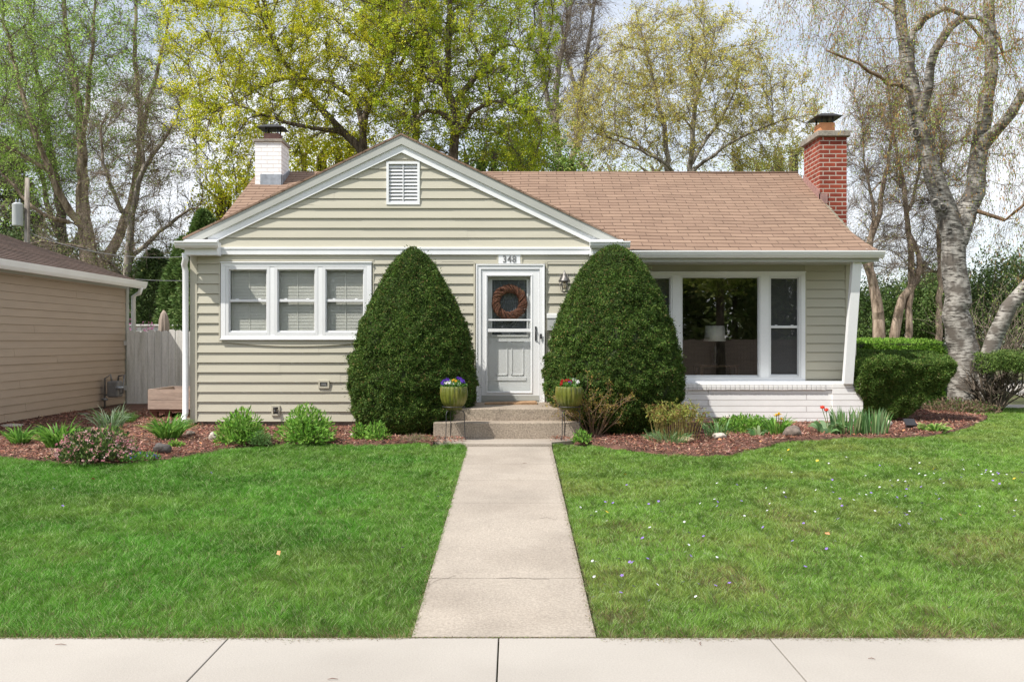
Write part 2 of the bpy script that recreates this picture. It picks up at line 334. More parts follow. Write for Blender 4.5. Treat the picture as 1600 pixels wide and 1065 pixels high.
mb = MB()
for cp in ([(668, 917), (680, 909), (690, 905), (700, 904), (712, 900)], [(842, 811), (853, 809), (862, 811), (872, 812)], [(668, 914), (676, 905), (682, 903)], [(775, 905), (800, 903), (830, 905), (858, 906)]):
    q = [(X(a, Dg(b)), Dg(b)) for a, b in cp]
    for (xa, ya), (xb, yb) in zip(q, q[1:]):
        for k in range(4):
            t0, t1 = k/4, (k+1)/4; j0, j1 = math.sin(k*5+xa*90)*.006, math.sin((k+1)*5+xa*90)*.006; x0, y0, x1, y1 = xa+(xb-xa)*t0, ya+(yb-ya)*t0+j0, xa+(xb-xa)*t1, ya+(yb-ya)*t1+j1
            z0, z1 = float(gz(0, y0))+.0075, float(gz(0, y1))+.0075; mb.f([(x0, y0, z0), (x1, y1, z1), (x1, y1+.005, z1), (x0, y0+.004, z0)])
tag(mb.build('walkway_cracks', M['soil']), kind='structure')
mb = MB(); mb.box(-150, 150, -8.5, 1.1, -.2, -.11); mb.box(-150, 150, 1.1, 1.28, -.2, -.0)
tag(mb.build('road', M['asphalt']), kind='structure')
mb = MB(); mb.f([(11.6, 21.5, .40), (60, 21.5, .40), (60, 31, .40), (11.6+3.4, 31, .40)]); mb.box(9.2, 60, 18.6, 19.5, .3, .402)
tag(mb.build('side_road', M['sidewalk']), kind='structure')

# mulch beds
def front_edge(pts): return np.array([[X(px, Dg(py)), Dg(py)] for px, py in pts])
FL = front_edge([(-60, 704), (0, 713), (60, 721), (130, 725), (200, 724), (250, 719), (300, 712), (360, 702), (420, 696), (500, 693), (560, 696), (620, 694), (676, 693)])
FR = front_edge([(897, 691), (940, 698), (990, 705), (1040, 711), (1090, 713), (1140, 711), (1180, 703), (1215, 692), (1270, 688), (1330, 684), (1400, 685), (1450, 682), (1490, 675), (1522, 665), (1545, 653)])
def bed_z(x, y): return gz(x, y)+.012+.035*vn(x, y, 1.3)+.012*vn(x, y, 6, 3)
def in_bed(x, y):
    x = np.asarray(x); y = np.asarray(y)
    l = (x > FL[0, 0]-1.5) & (x < -.62) & (y > np.interp(x, FL[:, 0], FL[:, 1]))
    r = (x > .5) & (x < FR[-1, 0]) & (y > np.interp(x, FR[:, 0], FR[:, 1])) & (y < 17.2+.8*np.sin(x))
    return l | r
def bed(E, back, nx=90, ny=26):
    xs = np.linspace(E[0, 0], E[-1, 0], nx); V = []
    for j in range(ny):
        t = j/(ny-1)
        for x in xs:
            a = np.interp(x, E[:, 0], E[:, 1])+.03*math.sin(x*9)+.03*math.sin(x*23); y = a+(back-a)*t**1.3
            V.append((x, y, float(bed_z(x, y))-(.05 if j == 0 else 0)))
    Fc = [(j*nx+i, j*nx+i+1, (j+1)*nx+i+1, (j+1)*nx+i) for j in range(ny-1) for i in range(nx-1)]
    return np.array(V), np.array(Fc)
FLb = np.vstack([[FL[0, 0]-2.0, FL[0, 1]], FL]); 
Va, Fa = bed(FLb, 19.4); Vb, Fb = bed(FR, 17.6); V, Fc, _ = merge([(Va, Fa, 0), (Vb, Fb, 0)])
tag(npobj('mulch_bed', V, Fc, M['mulch'], smooth=True), kind='structure')
x = rng.uniform(-8.0, 8.6, 150000); y = 10.8+6.5*rng.random(len(x))**1.4; k = in_bed(x, y); x = x[k]; y = y[k]; n = len(x)
d = np.stack([rng.normal(size=n), rng.normal(size=n), rng.normal(size=n)*.28], 1)
V, Fc = cards(np.stack([x, y, bed_z(x, y)+.006], 1), d, rng.uniform(.02, .075, n), rng.uniform(.006, .017, n), np.stack([rng.normal(size=n)*.4, rng.normal(size=n)*.4, np.ones(n)], 1))
tag(npobj('mulch_chips', V, Fc, M['chip'], col=vcol(pick([(.27,.115,.075), (.36,.18,.13), (.13,.055,.04), (.48,.32,.24)], n, [.36,.28,.2,.16]), n, 4, .35)), 'reddish brown shredded bark mulch covering the flower beds', 'mulch', kind='stuff')

# lawn
def in_lawn(x, y):
    wl = -.572+(y-5.47)*.0026; wr = .478+(y-5.47)*.0026; e = .02*vn(x*0, y, 5, 2)
    path = (x > wl-.008+e*.7) & (x < wr+.028-e*.7) & (y < 12.4) | ((y > 12.0) & (x > -1.05) & (x < .95) & (y > 12.0+.35*np.clip((np.abs(x+.03)-.55)/.45, 0, 9)*-1+.32))
    gar = (x < -7.7) & (y > 12.4)
    rd = (x > 9.2) & (y > 18.5)
    return (y > 5.478+.03*vn(x, y*0, 6, 1)) & ~path & ~in_bed(x, y) & ~gar & ~rd
n = 10500000; y = 5.47+(21-5.47)*rng.random(n)**2.0; hw = 4.2+y*.56; x = rng.uniform(-1, 1, n)*hw
dens = (5.5/y)**.35*((4.2+y*.56)/13)/((y-5.47+.05)/15.5)**-.5/1.0
k = in_lawn(x, y) & (rng.random(n) < np.clip(dens*1.05, 0, 1)*np.where(np.abs(x) > y*.56+.4, .45, 1)); k &= ~((np.abs(x) > 8) & (y > 13.4) & (x < 0)); x = x[k]; y = y[k]; n = len(x)
left = x < -.04
p1 = vn(x, y, .9, 1); p2 = vn(x, y, 2.3, 5); p3 = vn(x, y, 6, 9)
base = np.where(left[:, None], np.array([.125, .335, .038]), np.array([.195, .365, .055]))
base = base*(1-.30*np.clip((vn(x, y, .8, 21)*.6+vn(x, y, 3.1, 23)*.5-.42)*2.5, 0, 1))[:, None]
yel = np.clip((p1*.5+p2*.6-.42)*1.6, 0, 1)[:, None]*np.where(left, .4, .95)[:, None]
c = base*(1-yel)+np.array([.30, .36, .085])*yel
edge = np.clip(1-(y-5.48)/.22, 0, 1)*.95+np.where(left, 0, np.clip((p2+p3*.5-.80)*2.2, 0, .9)*np.clip(1.4-(y-5.5)/4, .15, 1))
dry = rng.random(n) < np.clip(edge*.55+.035, 0, .8); c[dry] = pick([(.30, .23, .11), (.36, .30, .17), (.18, .13, .07)], dry.sum())
li = rng.random(n) < .16; c[li & ~dry] = (.42, .56, .24)
clump = vn(x, y, 10, 4)*.65+vn(x, y, 21, 14)*.35; hgt = (.010+.008*p2+.040*clump**1.8)*(1+.25*rng.normal(size=n)).clip(.5, 1.6)*np.where(dry, .6, 1)*np.where(left, 1.12, .92)
ang = vn(x, y, 7, 31)*14+rng.normal(size=n)*.8; tl = .3+.45*rng.random(n)
d = np.stack([np.cos(ang)*tl, np.sin(ang)*tl, np.ones(n)], 1); side = unit(np.cross(d, rng.normal(size=(n, 3))*np.array([1, 1, .15])))
Wd = (.0024*(y/6)**.85)[:, None]; B = np.stack([x, y, gz(x, y)-.02], 1); h = (hgt+.02)[:, None]; dn = unit(d)
mid = B+dn*h*.55; tip = mid+unit(dn+np.stack([np.cos(ang)*.5, np.sin(ang)*.5, -.15*np.ones(n)], 1))*h*.55
V = np.stack([B-side*Wd*.5, B+side*Wd*.5, mid+side*Wd*.45, mid-side*Wd*.45, tip], 1).reshape(-1, 3); b = 5*np.arange(n)[:, None]
tag(npobj('grass', V, [b+[0, 1, 2, 3], b+[3, 2, 4]], M['grass'], col=vcol(c, n, 5, .22)), 'green mown lawn grass either side of the front walk', 'grass', kind='stuff')

# soil, clippings and crumbs where the lawn meets the paving
n = 9000; x = rng.uniform(-6, 6, n); y = 5.47-np.abs(rng.normal(size=n))*.022*(.4+1.6*vn(x, x*0, 3, 2)); y[x > -.6] = np.where((x[x > -.6] < .5), 5.47, y[x > -.6]); m2 = 5000
x2 = np.where(rng.random(m2) < .5, -.572, .478)+rng.normal(size=m2)*.014; y2 = rng.uniform(5.5, 12, m2); x = np.concatenate([x, x2]); y = np.concatenate([y, y2]); n = len(x)
V, Fc = cards(np.stack([x, y, np.where(y < 5.475, 0, gz(x, y)+.005)+.003], 1), rng.normal(size=(n, 3))*[1, 1, .12], rng.uniform(.004, .018, n), rng.uniform(.002, .006, n), np.tile([0, 0, 1.], (n, 1)))
tag(npobj('edge_litter', V, Fc, M['chip'], col=vcol(pick([(.10, .07, .04), (.22, .17, .10), (.16, .22, .06), (.30, .24, .15)], n), n, 4, .3)), 'crumbs of soil and dry clippings along the paving edges', 'litter', kind='stuff')
# ------------------------------------------------------------------ the house
YG, YW = 14.3, 15.55
XL, XR, XG = -4.77, 5.5, 1.57
EX = .1463; Z0 = Z(658, YG)
def siding(mb, pt, u0, u1, z0, z1, ops=(), clip=None, exp=EX, lip=.021, zb=None, gap=.0035):
    zb = z0 if zb is None else zb; i = 0
    while zb+i*exp < z1-1e-4:
        a = zb+i*exp; b = min(a+exp, z1); i += 1
        cuts = sorted({a, b, *[z for o in ops for z in (o[2], o[3]) if a < z < b]}); 
        wob = random.uniform(-.0012, .0012)
        for c, d in zip(cuts, cuts[1:]):
            if d <= z0 or d-c < 1e-5: continue
            segs = [(u0, u1)]
            for o in ops:
                if o[2] <= c+1e-6 and o[3] >= d-1e-6:
                    ns = []
                    for s, e in segs:
                        if o[0] > s: ns.append((s, min(e, o[0])))
                        if o[1] < e: ns.append((max(s, o[1]), e))
                    segs = [q for q in ns if q[1] > q[0]+1e-5]
            oc = lip*(1-(c-a)/exp)+wob; od = lip*(1-(d-a)/exp)*1.0+wob
            top = d-gap if d == b and b < z1 else d
            ns = []
            for s, e in segs:
                if e-s > 2.2: q = s+(e-s)*random.uniform(.25, .75); ns += [(s, q, 0), (q, e, random.choice((-1, 1))*.0022)]
                else: ns.append((s, e, 0))
            oc0, od0 = oc, od
            for s, e, dw in ns:
                oc, od = oc0+dw, od0+dw; sc, ec, sd, ed = s, e, s, e
                if clip:
                    (la, ra), (lb, rb) = clip(c), clip(d)
                    sc, ec, sd, ed = max(s, la), min(e, ra), max(s, lb), min(e, rb)
                    if ec <= sc: continue
                    if ed < sd: sd = ed = (sd+ed)/2
                mb.f([pt(sc, c, oc), pt(ec, c, oc), pt(ed, top, od), pt(sd, top, od)])
                if c == a: mb.f([pt(sc, c, oc), pt(sc, c, -.002), pt(ec, c, -.002), pt(ec, c, oc)])
fr_ = lambda Y: (lambda u, z, o: (u, Y-o, z))
house = empty('house', (0.4, 14.3, .39), 'low sage green ranch house with white trim, front gable and brown shingle roof', 'house')
def part(mb, name, m, par=house, label=None, bevel=0):
    o = mb.build(name, m, par, bevel); return tag(o, label)
# openings
wx0, wx1, wz0, wz1 = X(346, YG), X(581, YG), Z(531, YG), Z(409, YG)
dx0, dx1, dz0, dz1 = X(744, YG), X(851, YG), Z(628, YG), Z(413, YG)
px0, px1, pz0, pz1 = X(985, YW), X(1257, YW), Z(597, YW), Z(424, YW)
APEX = (X(627, 14.235), Z(209, 14.235)); SL = .479
def gclip(z):
    h = (APEX[1]-.06-z)/SL; return (APEX[0]-h, APEX[0]+h)
mb = MB(); zt = Z(390, YG)
siding(mb, fr_(YG), XL, XG, Z0, zt, [(wx0-.02, wx1+.02, wz0, wz1), (dx0-.02, dx1+.02, dz0-.3, dz1)])
siding(mb, fr_(YG), XL, XG, Z(387, YG), APEX[1], [(X(604, YG), X(656, YG), Z(320, YG), Z(253, YG))], clip=gclip, zb=Z(371.5, YG)-EX)
part(mb, 'gable_wall', M['siding'])
mb = MB(); siding(mb, fr_(YW), XG-.1, XR+.05, Z(597, YW), 3.02, [(px0, px1, pz0, pz1)], zb=Z(592, YW)-EX, exp=.1455, gap=.007, lip=.018); part(mb, 'wing_wall', M['siding'])
mb = MB(); siding(mb, lambda u, z, o: (u, 21.9+o, z), XL, XR+.05, Z0, 3.0); part(mb, 'back_wall', M['siding'])
mb = MB(); siding(mb, lambda u, z, o: (XG+o, u, z), YG, YW, Z0, 2.98); part(mb, 'side_wall', M['siding'])
for xx, s in ((XL, -1), (XR+.05, 1)):                       # end walls with the gables of the main roof
    mb = MB(); siding(mb, lambda u, z, o: (xx+s*o, u, z), YG if s < 0 else YW, 21.9, Z0, 2.95)
    siding(mb, lambda u, z, o: (xx+s*o, u, z), 15, 21.9, 2.95, 4.75, clip=lambda z: (18.4-(4.86-z)/.514, 18.4+(4.86-z)/.514))
    part(mb, 'end_wall', M['siding'])
for q in ((XL-.02, XL+.085, YG-.022, YG+.1, Z0-.01, zt), (XG-.08, XG+.02, YG-.022, YG+.1, Z0, zt), (XR-.10, XR+.07, YW-.02, YW+.1, .5, 3.0)):
    mb = MB(); mb.box(*q); part(mb, 'corner_board', M['siding'])
for a, b, c, d in ((wx0-.035, wx0-.012, wz0-.02, wz1+.03), (wx1+.012, wx1+.035, wz0-.02, wz1+.03), (dx0-.04, dx0-.012, dz0-.05, dz1+.03), (dx1+.012, dx1+.04, dz0-.05, dz1+.03)): mb = MB(); mb.box(a, b, YG-.02, YG, c, d); part(mb, 'siding_channel', M['siding'])
for q in ((wx0-.035, wx1+.035, YG-.022, YG, wz1+.012, wz1+.032), (dx0-.04, dx1+.04, YG-.022, YG, dz1+.012, dz1+.035), (px1, px1+.03, YW-.02, YW, pz0, 3.0)): mb = MB(); mb.box(*q); part(mb, 'siding_channel', M['siding'])
mb = MB(); mb.prism([(XL+.03, YG+.02), (XG-.03, YG+.02), (XR-.05, YW+.3), (XR-.05, 21.8), (XL+.03, 21.8)], 'z', .2, Z0); part(mb, 'foundation', M['foundation'])
# bowed trim piece under the triple window
mb = MB(); n_ = 20; zs = Z(533, YG)
for i in range(n_):
    a = i/n_; b = (i+1)/n_; x0 = wx0+(wx1-wx0)*a; x1 = wx0+(wx1-wx0)*b; za = zs-.075*math.sin(math.pi*a)**.8; zb_ = zs-.075*math.sin(math.pi*b)**.8
    mb.f([(x0, YG-.028, za), (x1, YG-.028, zb_), (x1, YG-.022, zs+.0), (x0, YG-.022, zs+.0)]); mb.f([(x0, YG-.028, za), (x0, YG+.0, za), (x1, YG+.0, zb_), (x1, YG-.028, zb_)])
part(mb, 'bowed_sill_trim', M['siding'])

# gable trim
def rake(mb, y0, y1, off, th, x_in=0, ext=0):
    ax, az = APEX
    for s in (-1, 1):
        L0 = ((X(287, 14.235)-ax) if s < 0 else (X(974, 14.235)-ax))+s*ext
        zl = az-abs(L0)*SL; c = .0
        mb.prism([(ax, az-off), (ax+L0, zl-off), (ax+L0, zl-off-th), (ax, az-off-th)], 'y', y0, y1)
mb = MB(); rake(mb, 14.225, 14.29, .02, .135); part(mb, 'rake_fascia', M['taupe'])
mb = MB(); rake(mb, 14.255, 14.30, .155, .115, ext=-.35); part(mb, 'rake_frieze', M['white'])
mb = MB(); mb.box(XL, XG, YG-.045, YG-.001, Z(398, YG), Z(386.5, YG)); mb.box(XL, XG, YG-.055, YG-.045, Z(389.5, YG), Z(387, YG)); part(mb, 'frieze_board', M['white'])
mb = MB()                                                   # gable roof shell: shingle edge seen above the fascia
ax, az = APEX
for s in (-1, 1):
    ex = X(286, 14.235) if s < 0 else X(976, 14.235)
    for k in range(26):
        t0, t1 = k/26, (k+1)/26; xa, xb = ex+(ax-ex)*t0, ex+(ax-ex)*t1; za, zb_ = az-abs(xa-ax)*SL, az-abs(xb-ax)*SL; lf = .012
        q = [(xa, 14.21, za+lf), (xb, 14.21, zb_+.002), (xb, 18.5, zb_+.002), (xa, 18.5, za+lf)]
        l_ = math.hypot(ax-ex, ax*0+SL*(ax-ex)); uv = [(14.21, t0*l_), (14.21, t1*l_), (18.5, t1*l_), (18.5, t0*l_)]
        if s > 0: q = q[::-1]; uv = uv[::-1]
        mb.f(q, uv); mb.f([(xa, 14.21, za-.02), (xa, 18.5, za-.02), (xa, 18.5, za+lf), (xa, 14.21, za+lf)])
    mb.f([(ex, 14.21, az-abs(ex-ax)*SL-.02), (ax, 14.21, az-.02), (ax, 14.21, az+.006), (ex, 14.21, az-abs(ex-ax)*SL+.012)])
part(mb, 'gable_roof', M['shingle'])
# boxed eave returns with their bits of gutter
for s, xa, xb in ((-1, X(287, 14.02), X(338, 14.02)), (1, X(923, 14.02), X(974, 14.02))):
    o = empty('eave_return', ((xa+xb)/2, 14.1, 2.9), None, None); o.parent = house; o.location = Vector(((xa+xb)/2, 14.1, 2.9))-house.location
    del_ = 0
    mb = MB(); zt_ = Z(374, 14.02); mb.box(xa, xb, 14.06, YG-.05, Z(398, 14.04), Z(387, 14.04)); mb.box(xa, xb, 14.03, YG-.05, Z(387, 14.04)+.002, zt_-.03)
    e = X(287, 14.1) if s < 0 else X(974, 14.1); i = X(338, 14.1) if s < 0 else X(923, 14.1); ze = Z(374, 14.1)
    mb.prism([(14.03, zt_-.028), (14.22, zt_-.028), (14.22, zt_+.02)], 'x', min(e, i), max(e, i))
    q = mb.build('box_soffit', M['white'], o)
    mb = MB(); g0, g1 = (X(272, 13.95), X(340, 13.95)) if s < 0 else (X(922, 13.95), X(985, 13.95)); zg = Z(377, 13.98); zk = Z(387, 13.98)
    mb.prism([(14.028, zg), (14.028, zk), (13.985, zk), (13.955, zk+.035), (13.945, zg-.02), (13.93, zg-.018), (13.93, zg), (13.955, zg)], 'x', g0, g1)
    if s < 0: mb.prism([(g0, zg), (g0, zg-.03), (g0+.035, zk), (g0+.14, zk), (g0+.14, zg)], 'y', 14.03, 21.9)
    mb.build('gutter', M['white'], o)
# gable vent
o = empty('gable_vent', (0, 0, 0), None, None); o.parent = house; vx0, vx1, vz0, vz1 = X(604, YG), X(656, YG), Z(320, YG), Z(253, YG)
o.location = Vector(((vx0+vx1)/2, YG, vz0))-house.location
mb = MB(); w = .035
mb.box(vx0, vx0+w, YG-.03, YG+.03, vz0, vz1); mb.box(vx1-w, vx1, YG-.03, YG+.03, vz0, vz1); mb.box(vx0+w, vx1-w, YG-.03, YG+.03, vz0, vz0+w); mb.box(vx0+w, vx1-w, YG-.03, YG+.03, vz1-w, vz1)
mb.box((vx0+vx1)/2-.006, (vx0+vx1)/2+.006, YG-.018, YG+.0, vz0+w, vz1-w); mb.build('vent_frame', M['white'], o)
mb = MB(); nl = 11; hh = (vz1-vz0-2*w)/nl
for k in range(nl):
    z = vz0+w+k*hh; mb.f([(vx0+w, YG-.012, z+.004), (vx1-w, YG-.012, z+.004), (vx1-w, YG+.03, z+hh*1.1), (vx0+w, YG+.03, z+hh*1.1)])
    mb.f([(vx0+w, YG-.012, z+.004), (vx0+w, YG-.010, z-.006), (vx1-w, YG-.010, z-.006), (vx1-w, YG-.012, z+.004)])
mb.build('louvre', M['sash'], o); mb = MB(); mb.box(vx0, vx1, YG+.05, YG+.06, vz0, vz1); mb.build('back_panel', M['dark_screen'], o)

# main roof: courses laid as real steps
YE, YR = 14.8, 18.4; ZE = Z(391, YE)+.0; ZR = Z(270, YR); RS = (ZR-ZE)/(YR-YE)
nc = 27; Ls = math.hypot(YR-YE, ZR-ZE)
def rx(t): return 5.47+.17*max(0, 1-t/.30)**2.2
def lx(t): return -4.86
mb = MB()
for k in range(nc):
    t0, t1 = k/nc, (k+1)/nc; ya, yb = YE+(YR-YE)*t0, YE+(YR-YE)*t1; za, zb_ = ZE+(ZR-ZE)*t0+.011, ZE+(ZR-ZE)*t1
    sag = lambda x: .012*math.sin(x*1.1)+.006*math.sin(x*3.7+k*.3)
    xs = np.linspace(0, 1, 15); o_ = random.random()*.34; u = k*.17+o_*.0
    for a, b in zip(xs, xs[1:]):
        A0 = lx(t0)+(rx(t0)-lx(t0))*a; B0 = lx(t0)+(rx(t0)-lx(t0))*b; A1 = lx(t1)+(rx(t1)-lx(t1))*a; B1 = lx(t1)+(rx(t1)-lx(t1))*b
        v0, v1 = k*.145+.003, (k+1)*.145-.003
        mb.f([(A0, ya, za+sag(A0)), (B0, ya, za+sag(B0)), (B1, yb, zb_+sag(B1)), (A1, yb, zb_+sag(A1))], [(A0+o_*.2, v0), (B0+o_*.2, v0), (B1+o_*.2, v1), (A1+o_*.2, v1)])
        mb.f([(A0, ya, za-.013+sag(A0)), (B0, ya, za-.013+sag(B0)), (B0, ya, za+sag(B0)), (A0, ya, za+sag(A0))], [(A0, v0), (B0, v0), (B0, v0+.01), (A0, v0+.01)])
mb.f([(-4.86, YR, ZR), (5.47, YR, ZR), (5.47, 22.2, ZR-(22.2-YR)*RS), (-4.86, 22.2, ZR-(22.2-YR)*RS)], [(0, 0), (10, 0), (10, 4), (0, 4)])
mb.tube([(-4.86, YR, ZR-.01), (5.47, YR, ZR-.01)], .035, 6)
part(mb, 'main_roof', M['shingle'])
for xx in (-4.85, 5.44):
    mb = MB(); mb.prism([(YE+.02, ZE-.015), (YR, ZR-.015), (22.2, ZR-(22.2-YR)*RS-.015), (22.2, ZR-(22.2-YR)*RS-.14), (YR, ZR-.14), (YE+.02, ZE-.13)], 'x', xx, xx+.022); part(mb, 'rake_board', M['white'])
mb = MB(); mb.prism([(XR-.05, ZE-.05), (5.62, ZE-.02), (5.60, ZE+.01), (5.47, ZE+.03)], 'y', YE+.03, YE+.1)
part(mb, 'eave_corner', M['white'])
mb = MB(); zg = Z(391.5, YE-.1); zk = zg-.105                # K-style gutter along the eave
prof = [(YE, zg-.012), (YE, zk), (YE-.065, zk), (YE-.10, zk+.045), (YE-.112, zg-.022), (YE-.125, zg-.02), (YE-.125, zg), (YE-.105, zg), (YE-.1, zg-.03)]
mb.prism(prof, 'x', XG+.1, X(1383, YE-.1)); part(mb, 'eave_gutter', M['white'])
mb = MB(); zf = zk+.02; mb.box(XG, 5.66, YE+.005, YE+.03, Z(409, YE), zg-.015); part(mb, 'fascia', M['taupe'])
mb = MB(); zs = Z(409, YE)+.012
for k in range(5): a = YE+.03+k*(YW-YE-.03)/5; mb.box(XG, 5.62, a+.004, a+(YW-YE-.03)/5, zs, zs+.012)
mb.box(XG, 5.62, YE+.03, YW, zs+.012, zs+.02); part(mb, 'soffit', M['taupe'])

# brick plinth wall and pier under the wing
BY = 15.15; bt = Z(599, BY); mb = MB()
mb.box(.9, X(1300, BY), BY, YW+.02, .25, bt-.10); mb.box(X(1300, BY), X(1348, BY)-.01, BY-.04, YW+.4, .25, bt)
part(mb, 'brick_plinth', M['brick_white'])
mb = MB(); xx = .9; 
while xx < X(1296, BY)-.07: mb.box(xx, xx+.064, BY-.035, YW-.0, bt-.098+random.uniform(-.002, .002), bt+random.uniform(-.003, .003)); xx += .075
mb.box(.9, X(1300, BY), BY-.025, YW, bt-.096, bt-.006); part(mb, 'rowlock_ledge', M['brick_white'], bevel=.004)
# slanted eave post
mb = MB(); q = [(X(1316, BY), X(1330, BY), 15.06, bt-.002), (X(1335, YE), X(1349, YE), YE+.06, Z(408, YE+.05))]
i = len(mb.V)
for a, b, y_, z_ in q: mb.V += [(a, y_, z_), (b, y_, z_), (b, y_+.11, z_), (a, y_+.11, z_)]
mb.F += [(0, 3, 2, 1), (4, 5, 6, 7), (0, 1, 5, 4), (1, 2, 6, 5), (2, 3, 7, 6), (3, 0, 4, 7)]; part(mb, 'slanted_post', M['white'], label='white slanted post leaning out to the eave')

# windows
def win(parent, x0, x1, z0, z1, y, name='window', rail=None, blinds=True, glass='glass', fw=.05, locks=True, dark=False):
    w = empty(name, (0, 0, 0), None, None); w.parent = parent
    l = Vector(parent.location); q = parent.parent
    while q: l += Vector(q.location); q = q.parent
    w.location = Vector(((x0+x1)/2, y, z0))-l
    mb = MB(); mb.box(x0, x0+fw, y-.02, y+.05, z0, z1); mb.box(x1-fw, x1, y-.02, y+.05, z0, z1); mb.box(x0+fw, x1-fw, y-.02, y+.05, z0, z0+fw); mb.box(x0+fw, x1-fw, y-.02, y+.05, z1-fw, z1)
    e = fw+.0; s = .014
    mb.box(x0+e, x0+e+s, y+.006, y+.05, z0+e, z1-e); mb.box(x1-e-s, x1-e, y+.006, y+.05, z0+e, z1-e); mb.box(x0+e+s, x1-e-s, y+.006, y+.05, z0+e, z0+e+s*1.6); mb.box(x0+e+s, x1-e-s, y+.006, y+.05, z1-e-s, z1-e)
    if rail: mb.box(x0+e+s, x1-e-s, y+.004, y+.045, rail-.02, rail+.02)
    if rail and locks:
        for t in (.25, .75): xx = x0+(x1-x0)*t; mb.box(xx-.02, xx+.02, y+.012, y+.03, rail+.021, rail+.032)
    mb.build('sash', M['sash'], w, bevel=.003)
    mb = MB(); mb.f([(x0+e, y+.03, z0+e), (x1-e, y+.03, z0+e), (x1-e, y+.03, z1-e), (x0+e, y+.03, z1-e)]); mb.build('pane', M[glass], w)
    if blinds:
        mb = MB(); z = z0+e+.01
        while z < z1-e-.01:
            mb.f([(x0+e, y+.070, z), (x1-e, y+.070, z), (x1-e, y+.088, z+.019), (x0+e, y+.088, z+.019)]); z += .0215
        for t in (.12, .5, .88): xx = x0+(x1-x0)*t; mb.box(xx-.003, xx+.003, y+.064, y+.066, z0+e, z1-e)
        mb.build('blind', M['blind'], w)
        mb = MB(); mb.box(x0+e, x1-e, y+.11, y+.12, z0+e, z1-e); mb.build('blind_backing', M['blind'], w)
    if dark:
        mb = MB(); mb.f([(x0+e, y+.045, z0+e), (x1-e, y+.045, z0+e), (x1-e, y+.045, z1-e), (x0+e, y+.045, z1-e)]); mb.build('insect_screen', M['dark_screen'], w)
    return w
tw = empty('triple_window', (0, 0, 0), None, None); tw.parent = house; tw.location = Vector(((wx0+wx1)/2, YG, wz0))-house.location
mb = MB(); fw = .07; y0, y1 = YG-.035, YG+.02
mb.box(wx0, wx1, y0, y1, wz1-fw, wz1); mb.box(wx0, wx1, y0, y1, wz0, wz0+fw); mb.box(wx0, wx0+fw, y0, y1, wz0+fw, wz1-fw); mb.box(wx1-fw, wx1, y0, y1, wz0+fw, wz1-fw)
m1, m2 = X(426, YG), X(501, YG)
for m_ in (m1, m2): mb.box(m_-.032, m_+.032, y0+.006, y1, wz0+fw, wz1-fw)
mb.box(wx0-.01, wx1+.01, y0-.015, y0+.01, wz1-.018, wz1-.002); mb.box(wx0-.01, wx1+.01, y0-.02, y0+.01, wz0+.002, wz0+.02)
mb.build('window_frame', M['white'], tw, bevel=.003)
for a, b in ((wx0+fw, m1-.032), (m1+.032, m2-.032), (m2+.032, wx1-fw)): win(tw, a+.001, b-.001, wz0+fw+.001, wz1-fw-.001, YG-.012, rail=Z(469.5, YG), fw=.045)
pw = empty('picture_window', (0, 0, 0), None, None); pw.parent = house; pw.location = Vector(((px0+px1)/2, YW, pz0))-house.location
mb = MB(); y0, y1 = YW-.05, YW+.03; fw = .07
mb.box(px0, px1, y0, y1, pz1-fw, pz1); mb.box(px0, px1+.0, y0, y1, pz0-.01, pz0+.075); mb.box(px0, px0+fw, y0, y1, pz0+.075, pz1-fw); mb.box(px1-fw, px1, y0, y1, pz0+.075, pz1-fw)
a1, a2, b1, b2 = X(1050, YW), X(1063, YW), X(1187, YW), X(1200, YW)
mb.box(a1, a2, y0+.006, y1, pz0+.075, pz1-fw); mb.box(b1, b2, y0+.006, y1, pz0+.075, pz1-fw); mb.box(px0, px1+.01, y0-.012, y0+.01, pz1-.02, pz1-.003)
mb.build('window_frame', M['white'], pw, bevel=.003)
mb = MB(); mb.box(px0-.1, XR-.05, BY+.3, y0-.001, bt+.001, bt+.028); mb.box(.95, XR-.12, BY+.18, YW-.001, bt-.003, bt+.012); mb.build('sill', M['white'], pw)
win(pw, a2+.001, b1-.001, pz0+.076, pz1-fw-.001, YW-.02, glass='picture_glass', blinds=False, fw=.018)
for a, b in ((px0+fw+.001, a1-.001), (b2+.001, px1-fw-.001)): win(pw, a, b, pz0+.076, pz1-fw-.001, YW-.02, rail=Z(510.5, YW), blinds=False, dark=True, fw=.03)
# the dim room behind the picture window
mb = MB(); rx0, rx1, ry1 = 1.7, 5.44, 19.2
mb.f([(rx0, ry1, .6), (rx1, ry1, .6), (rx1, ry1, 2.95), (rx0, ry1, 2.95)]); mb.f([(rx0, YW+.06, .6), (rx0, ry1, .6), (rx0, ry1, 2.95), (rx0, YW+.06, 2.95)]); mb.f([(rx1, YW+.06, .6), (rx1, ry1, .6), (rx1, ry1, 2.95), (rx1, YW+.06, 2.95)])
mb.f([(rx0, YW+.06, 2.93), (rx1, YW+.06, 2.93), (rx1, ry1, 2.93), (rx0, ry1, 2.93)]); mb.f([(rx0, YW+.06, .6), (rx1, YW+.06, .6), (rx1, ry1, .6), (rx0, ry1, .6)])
part(mb, 'room_lining', M['interior'])

